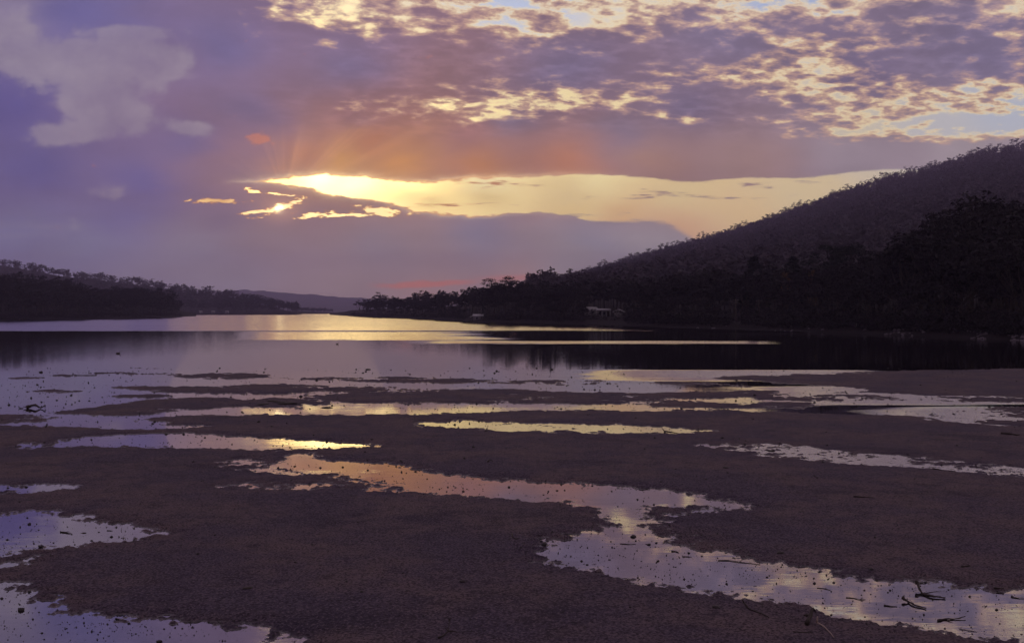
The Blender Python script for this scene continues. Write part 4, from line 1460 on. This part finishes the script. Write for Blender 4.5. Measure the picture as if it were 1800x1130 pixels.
stick('stick', [(1262, 985), (1280, 985), (1300, 988), (1336, 992)], 0.024, 'long thin twig at the upper bank of the runnel', twigs=[(2, 0.1, 0.1, 0.02, 0.4)])
stick('stick', [(1200, 978.5), (1207, 978), (1216, 979)], 0.024, 'tiny twig in the middle of the runnel below the mud spur')
stick('stick', [(1090, 955.5), (1105, 956.5), (1118, 956)], 0.020, 'fine twig near the bright narrows of the runnel')
stick('stick', [(1180, 969), (1187, 969), (1193, 971)], 0.030, 'bent short twig below the round stone in the runnel')
# on the near mud
stick('driftwood_stump', [(1418, 1106), (1424, 1098, 0.05), (1428, 1093, 0.13)], 0.10, 'black stump poking up from the mud below the runnel', 'driftwood', twigs=[(1, -0.10, -0.02, 0.02, 0.4), (2, 0.05, 0, -0.06, 0.3)])
stick('stick', [(1436, 1107, 0.05), (1448, 1112, 0.04), (1458, 1117), (1466, 1127)], 0.030, 'bleached curved stick beside the black stump', mat=PALESTICK, twigs=[(0, 0.01, 0, 0.09, 0.8)])
stick('stick', [(1394, 1116.5), (1410, 1117.5), (1428, 1118)], 0.020, 'dark twig lying under the black stump')
stick('stick', [(1308, 1071, 0.05), (1316, 1076), (1332, 1083), (1352, 1092)], 0.040, 'ragged stick on the mud left of the black stump', twigs=[(0, -0.04, 0.0, 0.06, 0.4)])
stick('forked_twig', [(770, 1128), (780, 1124), (788, 1119, 0.02), (790, 1110, 0.10)], 0.034, 'forked twig standing at the bottom edge of the flat', twigs=[(2, 0.13, -0.06, 0.0, 0.45), (3, -0.035, 0, 0.05, 0.3), (3, 0.03, 0, 0.05, 0.3), (2, -0.06, 0.02, 0.04, 0.3)])
stick('curled_twig', [(900, 949, 0.06), (901, 952, 0.02), (906, 953), (913, 952)], 0.030, 'curled twig with a pale end on the mud left of the runnel')
stick('log', [(1759, 765.5), (1772, 766), (1785, 768), (1792, 767.5)], 0.10, 'dark log on the far mud near the right side', 'driftwood')
stick('stick', [(1500, 877), (1515, 878), (1536, 879.5)], 0.050, 'long straight stick on the right mud under the pale wet band')
stick('stick', [(1690, 1001.5), (1698, 1000.5), (1706, 1000)], 0.045, 'short stick on the mud above the right end of the runnel')
stick('stick', [(1168, 759), (1174, 762), (1192, 763)], 0.10, 'twig clump at the right tip of the yellow pool', twigs=[(0, -0.1, 0.05, 0.12, 0.3)])
stick('stick', [(852, 761), (856, 760), (857, 757.5, 0.08)], 0.05, 'small upright twig on the mud below the yellow pool')
stick('stick', [(857, 816), (861, 814, 0.04), (866, 815)], 0.05, 'small crooked twig in the middle of the mud bank')
stick('stick', [(1640, 826), (1655, 829), (1680, 831)], 0.05, 'flat stick on the mud under the right end of the pale wet band')
stick('stick', [(106, 935), (114, 936), (122, 937.5), (127, 939)], 0.034, 'stick lying in the violet pool on the left', twigs=[(1, 0.08, 0.05, 0.0, 0.3)])
stick('stick', [(188, 932.5), (194, 932.5), (198, 933)], 0.022, 'tiny twig in the violet pool near its right tip')
stick('stick', [(213, 933, 0.0), (214, 931, 0.05)], 0.016, 'tiny upright twig in the violet pool near its right tip')
stone(147, 936.5, 0.13, 'flat dark leaf of weed floating in the violet pool', 0.2, 'weed_leaf', STICK, 'weed')
stone(52, 921, 0.085, 'small round stone in the upper part of the violet pool', 0.9)
stone(73, 961, 0.13, 'dark stone at the lower edge of the violet pool', 0.6)
stone(161, 950, 0.06, 'little stone in the violet pool below the floating leaf', 0.7)
stone(37, 1072, 0.12, 'round black stone in the bottom left pool', 0.9)
stone(280, 1127, 0.10, 'flat stone in the bottom left pool near the frame edge', 0.5)
stone(812, 1029, 0.12, 'single black stone alone on the open near mud', 0.75)
stone(1258, 1073, 0.15, 'dark flat stone on the mud below the runnel', 0.6)
stone(1532, 1005, 0.10, 'round black stone on the mud above the runnel', 0.9)
stone(1372, 976, 0.17, 'low dark stone on the mud at the upper bank of the runnel', 0.5)
stone(1114, 943, 0.16, 'round stone in the narrows of the runnel', 0.6)
stone(1141, 957, 0.09, 'smaller stone below the round stone in the runnel', 0.7)
stone(957, 957, 0.14, 'dark stone at the mud lip by the bright end of the runnel', 0.7)
stone(1275, 826, 0.20, 'dark stone on the mud right of the middle, under the pale band', 0.5)
stone(1355, 793, 0.30, 'dark lump in the pale wet band on the right', 0.4)
stone(455, 744.5, 0.20, 'small dark stone on the mud bank left of the sun pool', 0.8)
stone(832, 789, 0.15, 'small dark stone in the middle of the mud bank', 0.8)
stone(72, 654.5, 0.30, 'dark stone in the far left shallows', 0.8)
stone(647, 649.5, 0.55, 'dark low stone awash at the edge of the far shallows', 0.3)
stone(435, 1040, 0.22, 'clump of dark seaweed on the near mud at left', 0.25, 'seaweed_clump', STICK, 'seaweed')
for q, (px, py, w) in enumerate(((480, 707, 0.75), (493, 709, 0.9), (505, 711, 1.2), (462, 712, 0.7), (575, 716.5, 0.7))):
    stone(px, py, w, 'dark clump of weed in the glittering shallows', 0.16, 'weed_clump', STICK, 'weed')
    o = [x for x in COL.objects if x.get('category') == 'weed'][-1]
    o['group'] = 'weed clumps in the glittering shallows'

# crumbs of shell, weed and worm cast
rs = np.random.default_rng(77)
n = 26000
px = rs.uniform(-40, 1840, n)
py = rs.uniform(646, 1128, n) ** 1.0
Yc = CAM_H * F / (py - HZ)
Xc = (px - 900) / F * Yc
Lc = flat_level(Xc, Yc)
clus = fbm(Xc / 1.6, Yc / 1.6, 3, 222)
keep = ((Lc < 0.45) & (rs.uniform(0, 1, n) < 0.30 + 0.9 * np.clip(clus, -0.2, 1) + 0.25 * (Lc > -0.5))) | (rs.uniform(0, 1, n) < 0.10)
Xc, Yc, Lc = Xc[keep], Yc[keep], Lc[keep]
Hc = np.maximum(flat_height(Xc, Yc), 0)
s = np.clip(rs.lognormal(math.log(0.011), 0.5, len(Xc)), 0.005, 0.04) * np.clip(Yc / 25, 0.6, 2.4)
oct_ = np.array([(1, 0, 0), (0, 1, 0), (-1, 0, 0), (0, -1, 0), (0, 0, 1), (0, 0, -1)], float)
tri = np.array([(0, 1, 4), (1, 2, 4), (2, 3, 4), (3, 0, 4), (1, 0, 5), (2, 1, 5), (3, 2, 5), (0, 3, 5)])
Vv = oct_[None] * (s[:, None, None] * rs.uniform(0.6, 1.4, (len(s), 1, 3))) * np.array([1.0, 1.0, 0.75])
Vv = Vv + np.stack([Xc, Yc, Hc + s * 0.25], 1)[:, None, :]
Tt = tri[None] + (np.arange(len(s)) * 6)[:, None, None]
tag(link('crumbs', mesh_from('crumbs', Vv.reshape(-1, 3), tris=Tt.reshape(-1, 3)), DARKROCK), 'scattered dark crumbs of shell and worm cast over pools and mud', 'debris', kind='stuff')

# ------------------------------------------------------------------ air
g = Geo()
g.box((-900, 3760, 211.5), (8000, 7720, 426))
hz = g.build('haze', None)
hm = bpy.data.materials.new('haze_air')
hm.use_nodes = True
hm.node_tree.nodes.clear()
ho = hm.node_tree.nodes.new('ShaderNodeOutputMaterial')
hv = hm.node_tree.nodes.new('ShaderNodeVolumePrincipled')
hv.inputs['Color'].default_value = (0.74, 0.66, 1.0, 1)
hv.inputs['Density'].default_value = 1.6e-4
hv.inputs['Anisotropy'].default_value = 0.25
hv.inputs['Density Attribute'].default_value = ''
hm.node_tree.links.new(hv.outputs[0], ho.inputs['Volume'])
hz.data.materials.append(hm)
tag(hz, 'thin violet evening haze over the whole bay', 'haze', kind='stuff')
